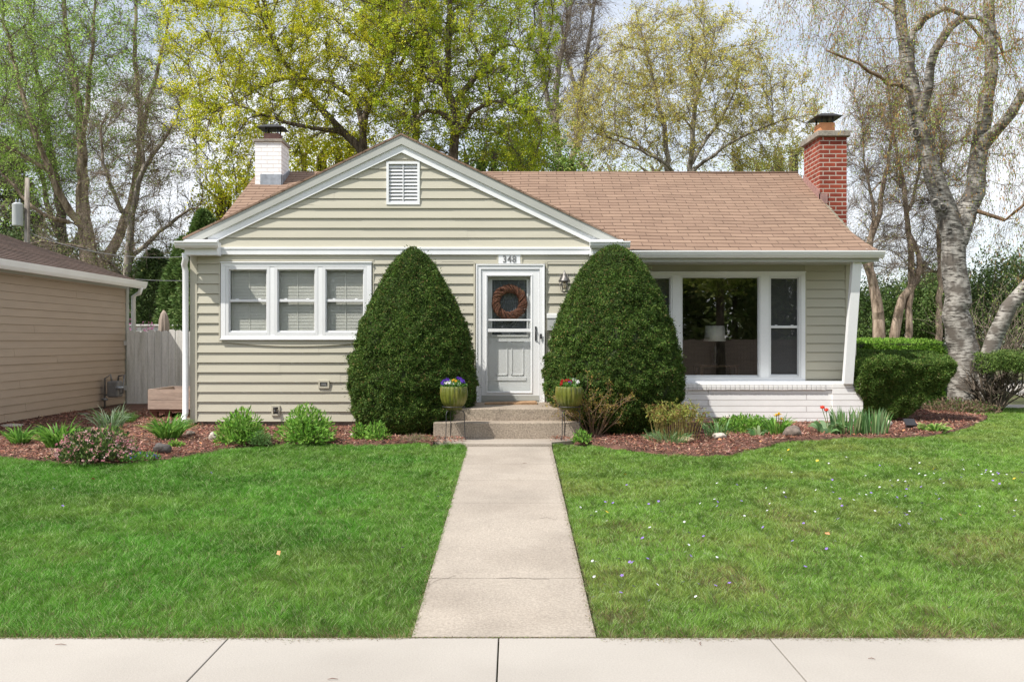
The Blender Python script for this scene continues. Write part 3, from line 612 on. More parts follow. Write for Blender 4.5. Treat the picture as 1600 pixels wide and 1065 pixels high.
# white chimney (left) and red chimney (right)
def chimney(name, x0, x1, y0, y1, zb, zt, m, capm, capo, capt, fl, fm, label):
    c = empty(name, (0, 0, 0), label, None); c.parent = house; c.location = Vector(((x0+x1)/2, (y0+y1)/2, zb))-house.location
    mb = MB(); mb.box(x0, x1, y0, y1, zb, zt); mb.build('stack', m, c)
    mb = MB(); mb.box(x0-capo, x1+capo, y0-capo, y1+capo, zt+.001, zt+capt); mb.build('crown', capm, c, bevel=.01)
    fx0, fx1, fy0, fy1, fh = fl; mb = MB(); t = .03; a, b = zt+capt, zt+capt+fh
    mb.box(fx0, fx1, fy0, fy0+t, a, b); mb.box(fx0, fx1, fy1-t, fy1, a, b); mb.box(fx0, fx0+t, fy0+t, fy1-t, a, b); mb.box(fx1-t, fx1, fy0+t, fy1-t, a, b); mb.build('flue', fm, c)
    mb = MB(); h = .10; o = .11; e = b+h
    for sx in (fx0+.03, fx1-.03):
        for sy in (fy0+.03, fy1-.03): mb.box(sx-.012, sx+.012, sy-.012, sy+.012, b-.02, e+.02)
    i = len(mb.V); mb.V += [(fx0-o, fy0-o, e), (fx1+o, fy0-o, e), (fx1+o, fy1+o, e), (fx0-o, fy1+o, e), (fx0+.02, fy0+.02, e+.07), (fx1-.02, fy0+.02, e+.07), (fx1-.02, fy1-.02, e+.07), (fx0+.02, fy1-.02, e+.07)]
    for q in ((0, 3, 2, 1), (4, 5, 6, 7), (0, 1, 5, 4), (1, 2, 6, 5), (2, 3, 7, 6), (3, 0, 4, 7)): mb.F.append(tuple(i+k for k in q))
    mb.build('rain_cap', M['black'], c); return c
YC = 17.7; c = chimney('white_chimney', X(398.5, YC), X(439.5, YC), YC, 18.3, 2.4, Z(222, YC), M['chim_white'], M['cap'], .03, .055, (X(409, YC), X(433, YC), YC+.15, YC+.42, .14), M['clay_dark'], None)
mb = MB(); zc = Z(285, YC); mb.box(X(407, YC), X(441, YC)+.004, YC-.014, YC-.003, zc-.06, zc+.15); mb.prism([(YC-.014, zc-.07), (18.3, zc+.24), (18.3, zc+.33), (YC+.1, zc+.14), (YC-.014, zc+.14)], 'x', X(439.5, YC)+.003, X(439.5, YC)+.016); mb.build('flashing', M['lead'], c)
YB = 17.0; c = chimney('brick_chimney', X(1281, YB), X(1323, YB), YB, 17.93, 2.4, Z(213.5, YB), M['brick_red'], M['cap'], .055, .10, (X(1283, YB)+.05, X(1310, YB), YB+.18, YB+.55, .19), M['clay'], None)
mb = MB(); zc = Z(312, YB); xa = X(1281, YB)
mb.prism([(YB-.02, ZE+(YB-.02-YE)*RS-.05), (17.93, ZE+(17.93-YE)*RS-.05), (17.93, ZE+(17.93-YE)*RS+.11), (YB-.02, ZE+(YB-.02-YE)*RS+.16)], 'x', xa-.016, xa-.003); mb.box(xa-.016, xa+.13, YB-.02, YB-.004, zc-.07, zc+.10); mb.build('flashing', M['pinkflash'], c)

# front door: storm door, inner door, number plate
de = empty('front_door', (0, 0, 0), None, None); de.parent = house; de.location = Vector(((dx0+dx1)/2, YG, dz0))-house.location
mb = MB(); y0, y1 = YG-.045, YG+.12; t = .075
mb.box(dx0, dx0+t, y0, y1, dz0, dz1); mb.box(dx1-t, dx1, y0, y1, dz0, dz1); mb.box(dx0+t, dx1-t, y0, y1, dz1-t, dz1); mb.box(dx0, dx0+.02, y0-.012, y0, dz0, dz1); mb.box(dx1-.02, dx1, y0-.012, y0, dz0, dz1); mb.box(dx0+.02, dx1-.02, y0-.012, y0, dz1-.02, dz1)
mb.build('door_frame', M['white'], de, bevel=.003)
mb = MB(); mb.box(dx0+t, dx1-t, YG-.03, YG+.14, dz0-.005, dz0+.025); mb.build('threshold', M['taupe'], de)
sx0, sx1, sz0, sz1 = dx0+t+.003, dx1-t-.003, dz0+.028, dz1-t-.004; gx0, gx1, gz0, gz1 = X(762, YG), X(829, YG), Z(611, YG), Z(432, YG)
mb = MB(); y0, y1 = YG-.03, YG+.005
mb.box(sx0, gx0, y0, y1, sz0, sz1); mb.box(gx1, sx1, y0, y1, sz0, sz1); mb.box(gx0, gx1, y0, y1, gz1, sz1); mb.box(gx0, gx1, y0, y1, sz0, gz0)
for a, b, c_, d_ in ((gx0-.028, gx0-.012, gz0-.03, gz1+.03), (gx1+.012, gx1+.028, gz0-.03, gz1+.03)): mb.box(a, b, y0-.008, y0, c_, d_)
mb.box(gx0-.012, gx1+.012, y0-.008, y0, gz1+.012, gz1+.028); mb.box(gx0-.012, gx1+.012, y0-.008, y0, gz0-.028, gz0-.012)
mb.box(gx0, gx1, y0+.004, y1-.003, Z(518.5, YG), Z(513.5, YG)); mb.box(gx0, gx1, y0+.01, y1-.006, Z(501, YG), Z(498.5, YG))
st = mb.build('storm_door', M['white'], de, bevel=.002)
mb = MB(); mb.box(sx0+.004, sx1-.004, y0-.006, y0-.001, sz0+.001, sz0+.075); mb.build('kick_plate', M['taupe'], st)
mb = MB(); mb.f([(gx0, YG-.008, gz0), (gx1, YG-.008, gz0), (gx1, YG-.008, gz1), (gx0, YG-.008, gz1)]); mb.build('pane', M['doorglass'], st)
mb = MB(); hx = X(837, YG); mb.box(hx-.012, hx+.012, y0-.012, y0-.001, Z(532, YG), Z(510, YG)); mb.tube([(hx, y0-.012, Z(514, YG)), (hx, y0-.05, Z(517, YG)), (hx-.002, y0-.05, Z(526, YG)), (hx, y0-.012, Z(529, YG))], .007, 6); mb.build('handle', M['iron'], st)
yi = YG+.075; hx0, hx1 = X(769, yi), X(823, yi); hz0, hz1 = Z(523, yi), Z(437, yi); ix0, ix1 = dx0+t, dx1-t
mb = MB(); mb.box(ix0, hx0, yi, yi+.04, dz0+.03, dz1-t); mb.box(hx1, ix1, yi, yi+.04, dz0+.03, dz1-t); mb.box(hx0, hx1, yi, yi+.04, dz0+.03, hz0); mb.box(hx0, hx1, yi, yi+.04, hz1, dz1-t)
for a, b, c_, d_ in ((hx0-.02, hx1+.02, hz0-.025, hz0), (hx0-.02, hx1+.02, hz1, hz1+.02), (hx0-.02, hx0, hz0, hz1), (hx1, hx1+.02, hz0, hz1)): mb.box(a, b, yi-.012, yi, c_, d_)
mb.box(X(790, yi), X(829, yi), yi-.005, yi, Z(541, yi), Z(535, yi)); mb.box(X(772, yi), X(822, yi), yi-.01, yi, Z(594, yi), Z(589, yi))
for u0, u1 in ((775, 793), (799, 818)):
    for va, vb in ((533, 586),): 
        a, b, c_, d_ = X(u0, yi), X(u1, yi), Z(vb, yi), Z(va, yi)
        for q in ((a, b, c_, c_+.012), (a, b, d_-.012, d_), (a, a+.012, c_, d_), (b-.012, b, c_, d_)): mb.box(q[0], q[1], yi-.009, yi, q[2], q[3])
idr = mb.build('inner_door', M['inner_door_paint'], de)
mb = MB(); mb.box(hx0, hx1, yi+.03, yi+.035, hz0, hz1); mb.build('leaded_glass', mat('dark_textured_glass', (.10, .11, .12), .25, .3, 30, bump=.4, bs=60), idr)
mb = MB(); cx, cz = (hx0+hx1)/2, (hz0+hz1)/2
for k in range(5): r_ = .05+.04*k; mb.tube([(cx+r_*math.cos(a)*.75, yi+.026, cz+.02+r_*1.6*math.sin(a)) for a in np.linspace(0, 2*math.pi, 25)], .0022, 4, False)
for k in range(4): mb.tube([(cx+s_*(.03+.05*k), yi+.026, hz0), (cx, yi+.026, cz), ] if 0 else [(hx0, yi+.026, hz0+.1+.19*k), (cx, yi+.026, hz0+.13+.19*k), (hx1, yi+.026, hz0+.1+.19*k)], .0022, 4, False)
for s_ in (-1, 1):
    mb.tube([(cx, yi+.026, hz0), (cx+s_*.12, yi+.026, cz-.1), (cx+s_*.05, yi+.026, cz+.1), (cx+s_*.15, yi+.026, hz1)], .0025, 4, False); mb.tube([(cx+s_*.22, yi+.026, hz0), (cx+s_*.22, yi+.026, hz1)], .003, 4, False)
mb.build('leading', M['lead'], idr)
# number plate with its figures
nb = empty('house_number', (0, 0, 0), None, None); nb.parent = house; nb.location = Vector((X(797, YG), YG, Z(405, YG)))-house.location
mb = MB(); mb.box(X(779, YG), X(813, YG), YG-.032, YG-.018, Z(412, YG), Z(397.5, YG)); mb.build('number_plate', M['white'], nb, bevel=.002)
mb = MB(); mb.box(X(776, YG), X(779, YG)-.001, YG-.03, YG-.0, Z(412, YG), Z(398, YG)); mb.build('plate_channel', M['siding'], nb); mb = MB(); mb.box(X(813, YG)+.001, X(816, YG), YG-.03, YG-.0, Z(412, YG), Z(398, YG)); mb.build('plate_channel', M['siding'], nb)
tcv = bpy.data.curves.new('figures', 'FONT'); tcv.body = '348'; tcv.size = .148; tcv.align_x = 'CENTER'; tcv.extrude = .003; tcv.space_character = 1.12; tcv.offset = .002
to = bpy.data.objects.new('t', tcv); S.collection.objects.link(to); to.rotation_euler = (R(90), 0, 0); to.location = (X(796, YG), YG-.036, Z(410.2, YG)); to.scale = (.86, 1, 1)
bpy.context.view_layer.update(); me = bpy.data.meshes.new_from_object(to.evaluated_get(bpy.context.evaluated_depsgraph_get())); me.transform(to.matrix_world); bpy.data.objects.remove(to)
me.materials.clear(); link('number_figures', me, M['meter'], nb)
# wall lantern
le = empty('wall_lantern', (0, 0, 0), None, None); le.parent = house; lx_, ly_, lz_ = X(881, YG), YG-.14, Z(441, YG); le.location = Vector((lx_, YG, lz_))-house.location
mb = MB(); mb.box(lx_-.04, lx_+.04, YG-.03, YG-.01, lz_-.06, lz_+.10); mb.tube([(lx_, YG-.03, lz_+.03), (lx_, YG-.08, lz_+.13), (lx_, ly_, lz_+.16), (lx_, ly_, lz_+.13)], .008, 6)
mb.lathe([(.004, .17), (.012, .15), (.018, .13), (.03, .115), (.03, .10), (.085, .02), (.088, .0), (.07, -.005)], (lx_, ly_, lz_+.0), 6)
for k in range(6): a = math.pi/3*k; mb.tube([(lx_+.075*math.cos(a), ly_+.075*math.sin(a), lz_), (lx_+.045*math.cos(a), ly_+.045*math.sin(a), lz_-.14)], .005, 4)
for k in range(4): a = math.pi/2*k+.6; mb.tube([(lx_+.03*math.cos(a), ly_+.03*math.sin(a), lz_+.1), (lx_+.075*math.cos(a), ly_+.075*math.sin(a), lz_+.10), (lx_+.085*math.cos(a), ly_+.085*math.sin(a), lz_)], .004, 4)
mb.lathe([(.046, -.14), (.04, -.15), (.01, -.165)], (lx_, ly_, lz_), 6); mb.build('lantern_frame', M['pewter'], le)
mb = MB(); mb.lathe([(.01, -.10), (.028, -.08), (.03, -.04), (.015, -.005)], (lx_, ly_, lz_), 12); mb.build('bulb', mat('bulb_glass', (.85, .72, .5), .2), le)
# small fittings on the wall
mb = MB(); mb.box(X(855, YG), X(869, YG), YG-.11, YG-.018, Z(516, YG), Z(497, YG)); mb.prism([(YG-.12, Z(497, YG)), (YG-.018, Z(497, YG)+.001), (YG-.018, Z(489, YG)), (YG-.10, Z(492, YG))], 'x', X(854, YG), X(871, YG)); part(mb, 'mailbox', mat('grey_white_metal', (.5, .51, .5), .4))
mb = MB(); kx = X(845, YG); mb.box(kx-.015, kx+.015, YG-.075, YG-.059, Z(529, YG), Z(521.5, YG)); part(mb, 'doorbell', M['black'])
for name, u0, u1, v0, v1 in (('outdoor_outlet', 498, 515, 606, 594), ('hose_bib', 425, 438, 649, 633)):
    o = empty(name, (0, 0, 0), None, None); o.parent = house; a, b, c_, d_ = X(u0, YG), X(u1, YG), Z(v0, YG), Z(v1, YG); o.location = Vector(((a+b)/2, YG, c_))-house.location
    mb = MB(); t = .025
    for q in ((a, b, c_, c_+t), (a, b, d_-t, d_), (a, a+t, c_+t, d_-t), (b-t, b, c_+t, d_-t)): mb.box(q[0], q[1], YG-.035, YG-.0, q[2], q[3])
    mb.build('mounting_block', M['siding'], o)
    mb = MB(); mb.box(a+t, b-t, YG-.014, YG-.003, c_+t, d_-t)
    if name == 'hose_bib': mb.tube([((a+b)/2, YG-.02, (c_+d_)/2+.01), ((a+b)/2, YG-.07, (c_+d_)/2+.01), ((a+b)/2, YG-.085, (c_+d_)/2-.03)], .012, 8); mb.lathe([(.03, 0), (.03, .008)], ((a+b)/2, YG-.06, (c_+d_)/2+.035), 10)
    else: mb.box(a+t+.02, b-t-.02, YG-.03, YG-.014, c_+t+.015, d_-t-.015)
    mb.build('fitting', M['iron' if name == 'hose_bib' else 'meter'], o)
# downspout
dxs = X(296, YG)-.04; mb = MB(); zz = Z(398, 14.05)
mb.tube([(X(289, 14.1), 14.1, zz+.03), (X(290, 14.12), 14.12, zz-.06), (dxs-.01, 14.22, zz-.13), (dxs, 14.245, zz-.22), (dxs, 14.245, Z(645, YG)), (dxs-.01, 14.2, Z(652, YG)), (X(290, 14.1), 14.05, Z(657, YG))], [.045]*7, 10)
for k in range(7): z = zz-.05-.02*k; 
part(mb, 'downspout', M['white'])
# concrete steps
o = empty('front_steps', (-.05, 13.4, .4), 'two broad brown aggregate concrete steps below the white front door', 'steps')
mb = MB(); mb.box(X(677, 12.6), X(907, 12.6), 12.62, 13.2, .25, Z(660, 12.62)); mb.build('lower_step', M['steps'], o, bevel=.012)
mb = MB(); mb.box(X(690, 12.9), X(897, 12.9), 12.92, YG-.001, .25, Z(638, 12.92)); mb.build('upper_step', M['steps'], o, bevel=.012)
o = MB(); x_a, x_b = X(758, 14.05), X(838, 14.05); zd = Z(638, 12.92)
o.prism([(x_a, zd+.001), (x_b, zd+.001), (x_b+.01, zd+.02), (x_b-.02, zd+.032), (x_a, zd+.012)], 'y', 13.72, 14.12)
tag(o.build('doormat', mat('coir_mat', (.36, .22, .12), .95, .2, 20, bump=.8, bs=90)), 'thin brown doormat lying on the top concrete step at the door', 'doormat')
# ------------------------------------------------------------------ neighbour's garage, fences, pole
GX = -7.82
g = empty('garage', (GX, 16, .39), 'taupe lap sided garage with dark brown shingle roof at the left edge', 'garage')
mb = MB(); siding(mb, lambda u, z, o: (GX+o, u, z), 12.2, 19.5, .44, 2.84, exp=.126, lip=.014); siding(mb, lambda u, z, o: (u, 12.2-o, z), -14, GX, .44, 2.84, exp=.126, lip=.014)
mb.f([(GX, 19.5, .44), (-14, 19.5, .44), (-14, 19.5, 2.84), (GX, 19.5, 2.84)]); mb.build('wall', M['siding_brown'], g)
mb = MB(); 
for k in range(34):
    t0, t1 = k*.145, (k+1)*.145; xa, xb = GX+.22-t0, GX+.22-t1; za, zb_ = 2.90+t0*.34, 2.90+t1*.34
    mb.f([(xa, 11.9, za+.012), (xa, 19.72, za+.012), (xb, 19.72, zb_), (xb, 11.9, zb_)], [(11.9+k*.07, k*.13+.003), (19.72+k*.07, k*.13+.003), (19.72+k*.07, k*.13+.127), (11.9+k*.07, k*.13+.127)])
    mb.f([(xa, 11.9, za-.004), (xa, 19.72, za-.004), (xa, 19.72, za+.012), (xa, 11.9, za+.012)])
mb.f([(GX+.22, 19.72, 2.86), (GX+.22, 19.72, 2.9), (GX+.22-4.93, 19.72, 4.57), (GX+.22-4.93, 19.72, 4.5)])
mb.build('roof', M['shingle_dark'], g)
mb = MB(); mb.prism([(GX+.20, 2.76), (GX+.28, 2.76), (GX+.31, 2.81), (GX+.33, 2.90), (GX+.31, 2.90), (GX+.20, 2.885)], 'y', 11.85, 19.75); mb.build('gutter', M['white'], g)
mb = MB(); mb.box(GX, GX+.19, 11.95, 19.6, 2.84, 2.85); mb.box(GX+.003, GX+.025, 11.95, 19.5, 2.74, 2.84); mb.build('soffit', M['taupe'], g)
mb = MB(); mb.box(GX-.02, GX+.03, 19.40, 19.53, .42, 2.84); mb.build('corner_board', M['taupe'], g)
mb = MB(); mb.tube([(GX+.27, 19.55, 2.78), (GX+.22, 19.58, 2.66), (GX+.10, 19.58, 2.6), (GX+.10, 19.58, .5)], .045, 8); mb.build('downspout', M['white'], g)
mb = MB(); mb.box(GX-.2, GX-.02, 12.3, 19.4, .2, .44); mb.build('foundation', M['foundation'], g)
# gas meter
gm = empty('gas_meter', (GX+.25, 18.3, .39), 'grey gas meter with pipes at the far bottom corner of the taupe garage', 'gas meter')
cx, cy = GX+.24, 18.3; mb = MB(); mb.box(cx-.10, cx+.12, cy-.12, cy+.12, .62, .93); mb.build('meter_body', M['meter'], gm, bevel=.03)
mb = MB(); mb.lathe([(.02, -.02), (.075, -.015), (.08, .01), (.06, .03)], (cx+.13, cy-.08, .80), 14); mb.build('dial', M['lead'], gm)
mb = MB(); mb.tube([(cx-.14, cy-.1, .38), (cx-.14, cy-.1, .98), (cx-.05, cy-.06, 1.05), (cx-.03, cy-.05, .93)], .02, 8); mb.tube([(cx+.05, cy+.05, .93), (cx+.06, cy+.05, 1.02), (cx+.17, cy+.05, 1.04), (cx+.17, cy-.02, .70), (cx-.2, cy, .66)], .018, 8)
mb.lathe([(.02, -.03), (.06, -.01), (.06, .015), (.03, .03)], (cx-.14, cy-.1, .58), 12); mb.build('pipe', M['meter'], gm)
# white picket privacy fence between garage and house
FY = 19.3
f1 = empty('board_fence', (-6.3, FY, .39), 'weathered white dog-eared board fence between garage and house', 'fence')
mb = MB(); x = GX+.08; k = 0
while x < XL-.05:
    w = .135+random.uniform(-.01, .008); h = Z(516, FY)+random.uniform(-.02, .02); yy = FY+random.uniform(-.006, .006)
    mb.prism([(x, .43), (x+w, .43), (x+w, h-.03), (x+w-.03, h), (x+.03, h), (x, h-.03)], 'y', yy, yy+.02); x += w+.006; k += 1
mb.build('board_panel', M['fence'], f1)
mb = MB(); [mb.box(GX, XL-.0, FY+.025, FY+.06, z, z+.09) for z in (.7, 1.6)]; mb.build('rail', M['fence'], f1)
mb = MB(); mb.box(XL-.22, XL-.12, FY-.03, FY+.02, .39, Z(512, FY)); mb.build('post', M['fence'], f1)
f2 = empty('lattice_top_fence', (-7, 24, .39), 'paler fence further back, its flat top showing above the board fence', 'fence')
mb = MB(); x = -11; 
while x < -4.2: mb.box(x, x+.14, 24, 24.02, .4, Z(509, 24)); x += .145
mb.build('board_panel', M['fence'], f2); mb = MB(); mb.box(-11, -4.2, 23.95, 24.06, Z(509, 24)+.001, Z(506.5, 24)); mb.build('top_rail', M['fence'], f2)
# closed patio umbrella behind the fence
u = empty('patio_umbrella', (X(256, 21.5), 21.5, .39), 'closed beige patio umbrella standing behind the board fence', 'umbrella'); cx = X(256, 21.5)
mb = MB(); mb.tube([(cx, 21.5, .39), (cx, 21.5, Z(484, 21.5))], .022, 8); mb.build('pole', M['darkwood'], u)
mb = MB(); mb.lathe([(.13, Z(530, 21.5)), (.125, Z(515, 21.5)), (.11, Z(500, 21.5)), (.07, Z(490, 21.5)), (.02, Z(485, 21.5))], (cx, 21.5, 0), 32, .35, 9); mb.build('canopy', M['cloth'], u)
# raised timber planter on legs
PY = 15.7; a, b = X(231, PY), X(300, PY)
pl = empty('raised_planter', ((a+b)/2, PY+.4, .4), 'raised raw timber planter box on reddish legs beside the downspout', 'planter box')
mb = MB(); zt, zb_ = Z(608, PY), Z(639, PY)
mb.box(a, b, PY, PY+.035, zb_, zb_+.145); mb.box(a, b, PY+.001, PY+.036, zb_+.15, zt); mb.box(a, b, PY+1.1, PY+1.135, zb_, zt); mb.box(a, a+.035, PY+.037, PY+1.1, zb_, zt); mb.box(b-.035, b, PY+.037, PY+1.1, zb_, zt); mb.build('box_boards', M['crate'], pl)
mb = MB(); mb.box(a+.036, b-.036, PY+.038, PY+1.099, zb_, zt-.08); mb.build('soil', M['soil'], pl)
for t in (.12, .42, .85): mb = MB(); xx = a+(b-a)*t; mb.box(xx-.045, xx+.045, PY+.05, PY+.14, .38, zb_-.045); mb.build('leg', M['redwood'], pl)
mb = MB(); mb.box(a+.02, b-.02, PY+.02, PY+1.1, zb_-.044, zb_-.001); mb.build('base_frame', M['redwood'], pl)
# utility pole + transformer, wires
UY = 24.5; ux = X(42.5, UY); up = empty('utility_pole', (ux, UY, .39), 'wooden utility pole carrying a pale grey transformer can above the garage roof', 'utility pole')
mb = MB(); mb.tube([(ux, UY, .3), (ux, UY, Z(278, UY))], [.13, .055], 10); mb.build('pole', M['bark_grey'], up)
mb = MB(); tx = X(34, UY); z0_, z1_ = Z(355, UY), Z(319, UY); mb.lathe([(.08, 0), (.125, .015), (.13, .03), (.13, z1_-z0_-.04), (.135, z1_-z0_-.03), (.09, z1_-z0_)], (tx, UY-.2, z0_), 24)
mb.build('transformer', mat('pale_grey_enamel', (.55, .57, .58), .4, .06), up); mb = MB()
for s in (-.04, .05): mb.lathe([(.018, 0), (.026, .03), (.014, .05), (.024, .07), (.008, .10)], (tx+s, UY-.2, z1_), 10)
mb.build('insulator', M['lead'], up)
def wire(name, a, b, sag, label, r=.007):
    pts = [Vector(a).lerp(Vector(b), t)-Vector((0, 0, sag*4*t*(1-t))) for t in np.linspace(0, 1, 14)]
    m_ = MB(); m_.tube(pts, r, 5); tag(m_.build(name, M['wire']), label, 'wire')
wire('power_line', (ux, UY, Z(362, UY)), (X(300, 21.8), 21.8, Z(400, 21.8)), .25, 'thin pale wire running from the utility pole down to the house eave')
wire('cable_line', (ux, UY, Z(405, UY)), (X(330, 21.8), 21.8, Z(437, 21.8)), .2, 'lower thin cable sagging between trees behind the board fence')

# ------------------------------------------------------------------ plants close to the house
def leaf_shape(name, label, cat, R_, c, n, cols, L_=(.020, .040), W_=(.008, .014), lump=.045, squash=1, kind='round', core=None, depth=.05, group=None, back=None, mt='needle'):
    """clipped shrub: R_ = [(z, halfwidth)] profile turned about c, foliage sprigs through its outer skin"""
    pr = np.array(R_, float); zs = pr[:, 0]; rs = pr[:, 1]
    t = np.linspace(zs[0], zs[-1], 400); w = np.interp(t, zs, rs)+.03; w /= w.sum()
    z = rng.choice(t, n, p=w)+rng.uniform(-.01, .01, n); th = rng.uniform(0, 2*math.pi, n)
    def rad(z, th):
        r = np.interp(z, zs, rs); k = 1+lump*2*(vn(th*2.2/6.283*8, z*4, 1, 3)-.5)+lump*1.6*(vn(th*9, z*11, 1, 8)-.5)+lump*2.1*(vn(th*17, z*20, 1, 5)-.5)
        return r*k
    r = rad(z, th); dep = rng.random(n)**1.8*depth; e = (np.abs(rng.normal(size=n)) > 2.2)*rng.random(n)**2*.075
    slope = np.gradient(np.interp(t, zs, rs), t); sl = np.interp(z, t, slope)
    out = unit(np.stack([np.cos(th), np.sin(th)*squash, -np.clip(sl, -4, 4)], 1))
    p = np.stack([c[0]+(r-0)*np.cos(th), c[1]+(r)*np.sin(th)*squash, z], 1)-out*dep[:, None]+out*e[:, None]
    d = out*.7+rng.normal(size=(n, 3))*.75+np.array([0, 0, .18])
    nrm = out+rng.normal(size=(n, 3))*.6
    V, Fc = cards(p, d, rng.uniform(*L_, n), rng.uniform(*W_, n), nrm)
    o = empty(name, (c[0], c[1], zs[0]), label, cat, group)
    pv = (.72+.56*vn(th*3.2+c[0], z*3.5, 1, 12))[:, None]; ap = rng.choice(len(cols), n, p=np.array([.45, .35, .15, .05][:len(cols)])/sum([.45, .35, .15, .05][:len(cols)])); npobj('foliage', V, Fc, M[mt], o, col=vcol(np.asarray(cols)[ap]*pv, n, 4, .3))
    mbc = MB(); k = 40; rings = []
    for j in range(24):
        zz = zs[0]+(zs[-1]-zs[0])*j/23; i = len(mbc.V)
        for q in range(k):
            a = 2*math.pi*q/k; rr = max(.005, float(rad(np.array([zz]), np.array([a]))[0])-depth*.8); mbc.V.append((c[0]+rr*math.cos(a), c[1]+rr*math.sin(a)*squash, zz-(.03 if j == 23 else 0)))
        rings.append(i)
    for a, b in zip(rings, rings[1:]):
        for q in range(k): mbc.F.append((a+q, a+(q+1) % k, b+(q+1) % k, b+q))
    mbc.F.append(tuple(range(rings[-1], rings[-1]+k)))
    mbc.build('shaded_core', M['inner'], o); return o  # closed dark shell under the sprigs, colour stands in for shade inside
M['inner'] = mat('shaded_twig_core', (.035, .05, .016), .95, .4, 14, 60, .4, 1, 50)  # solid core for the twig mass, interior shade painted into its dark green
YEW = [(.058, .112, .02), (.088, .156, .028), (.155, .225, .045), (.22, .16, .06)]
YD = 13.4; s_ = YD/F
def yprof(rows): return [(Z(py, YD), hw*s_) for py, hw in rows]
leaf_shape('yew', 'cone shaped dark green clipped yew standing left of the white front door', 'yew', yprof([(676, 70), (660, 86), (640, 93), (600, 98), (560, 95), (520, 86), (480, 70), (440, 48), (415, 34), (400, 22), (391, 10), (386, 3)]), (X(645, YD), YD+.02), 210000, YEW, squash=.88)
leaf_shape('yew', 'broad egg shaped dark green clipped yew standing right of the front door', 'yew', yprof([(690, 52), (672, 72), (650, 94), (610, 107), (575, 107), (530, 97), (490, 84), (450, 66), (420, 49), (400, 33), (389, 18), (383, 5)]), (X(960, YD), YD+.02), 250000, YEW, squash=.86)
for cx, D in ((X(645, YD), YD), (X(960, YD), YD)):
    pass
def blob(name, label, cat, prof, c, n, cols, rxy=(1, 1), **k):
    return leaf_shape(name, label, cat, prof, c, n, cols, **k)
def boxbush(name, label, cat, x0, x1, y0, y1, z0, z1, n, cols, slant=0, rnd=.12, L_=(.025, .05), W_=(.01, .02), lump=.03, bot=0, depth=.06, mt='needle'):
    """box clipped hedge; slant narrows the right side towards the ground"""
    u = rng.normal(size=(n, 3)); face = rng.choice(5, n, p=np.array([3, .9, .9, 2.0, .8])/7.6)   # front,left,right,top,back
    a = rng.random(n); b = rng.random(n); p = np.zeros((n, 3)); o = np.zeros((n, 3))
    for f_, (fx, fy, fz, no) in enumerate([(a, 0*a, b, (0, -1, 0)), (0*a, a, b, (-1, 0, 0)), (0*a+1, a, b, (1, 0, 0)), (a, b, 0*a+1, (0, 0, 1)), (a, 0*a+1, b, (0, 1, 0))]):
        k = face == f_; p[k] = np.stack([fx, fy, fz], 1)[k]; o[k] = no
    q = p-.5; e = np.abs(q)*2; ex = 9; s = (e**ex).sum(1)**(1/ex); q = q/s[:, None]        # rounded box
    gr = unit(np.sign(q)*(np.abs(q)*2)**(ex-1)+1e-6); o = gr
    w = x1-x0; tz = q[:, 2]+.5
    X_ = x0+(q[:, 0]+.5)*(w-slant*(1-tz)**1.3); Y_ = y0+(q[:, 1]+.5)*(y1-y0)+bot*(1-tz)*(.5-(q[:, 1]+.5)); Zz = z0+tz*(z1-z0)
    lm = lump*(vn(X_*3+Y_*2, Zz*5, 1, 4)-.5)*2+lump*1.2*(vn(X_*11, Zz*11+Y_*9, 1, 6)-.5)
    P_ = np.stack([X_, Y_, Zz], 1)+o*(lm-rng.random(n)**1.8*depth)[:, None]
    V, Fc = cards(P_, o*.7+rng.normal(size=(n, 3))*.55+[0, 0, .18], rng.uniform(*L_, n), rng.uniform(*W_, n), o+rng.normal(size=(n, 3))*.6)
    r = empty(name, ((x0+x1)/2, (y0+y1)/2, z0), label, cat)
    npobj('foliage', V, Fc, M[mt], r, col=vcol(np.asarray(cols)[rng.choice(len(cols), n, p=np.array([.45, .35, .15, .05][:len(cols)])/sum([.45, .35, .15, .05][:len(cols)]))], n, 4, .3))
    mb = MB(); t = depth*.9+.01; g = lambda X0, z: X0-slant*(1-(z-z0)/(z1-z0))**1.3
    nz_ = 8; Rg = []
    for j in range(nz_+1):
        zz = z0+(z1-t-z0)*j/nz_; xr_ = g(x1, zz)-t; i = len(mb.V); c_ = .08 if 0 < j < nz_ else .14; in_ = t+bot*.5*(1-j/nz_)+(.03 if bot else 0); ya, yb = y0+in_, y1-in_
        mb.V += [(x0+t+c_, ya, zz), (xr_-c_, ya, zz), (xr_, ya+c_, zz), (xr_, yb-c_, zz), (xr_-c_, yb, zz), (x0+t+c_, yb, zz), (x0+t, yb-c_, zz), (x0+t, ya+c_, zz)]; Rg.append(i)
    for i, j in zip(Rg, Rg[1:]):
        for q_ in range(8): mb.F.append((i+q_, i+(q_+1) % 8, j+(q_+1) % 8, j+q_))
    mb.F.append(tuple(range(Rg[-1], Rg[-1]+8))); mb.build('shaded_core', M['inner'], r)  # dark filler body of the hedge, its inner shade put into the colour
    return r
HY = 14.9
boxbush('boxwood_shrub', 'dense dark green flat topped shrub narrowing to its base beside the brick pier', 'shrub', X(1350, HY), X(1508, HY), HY, HY+1.3, .47, Z(563, HY)-.0, 120000, [(.08, .15, .03), (.12, .20, .04), (.18, .25, .055), (.24, .22, .09)], slant=.85, lump=.07, bot=.5)
LG = [(.18, .34, .045), (.23, .41, .06), (.29, .47, .08), (.15, .21, .06)]
boxbush('long_hedge', 'long bright green clipped hedge running behind the square shrub', 'hedge', X(1330, 20), X(1484, 20), 19.8, 26, .39, Z(532, 20), 60000, LG, L_=(.05, .09), W_=(.02, .035))
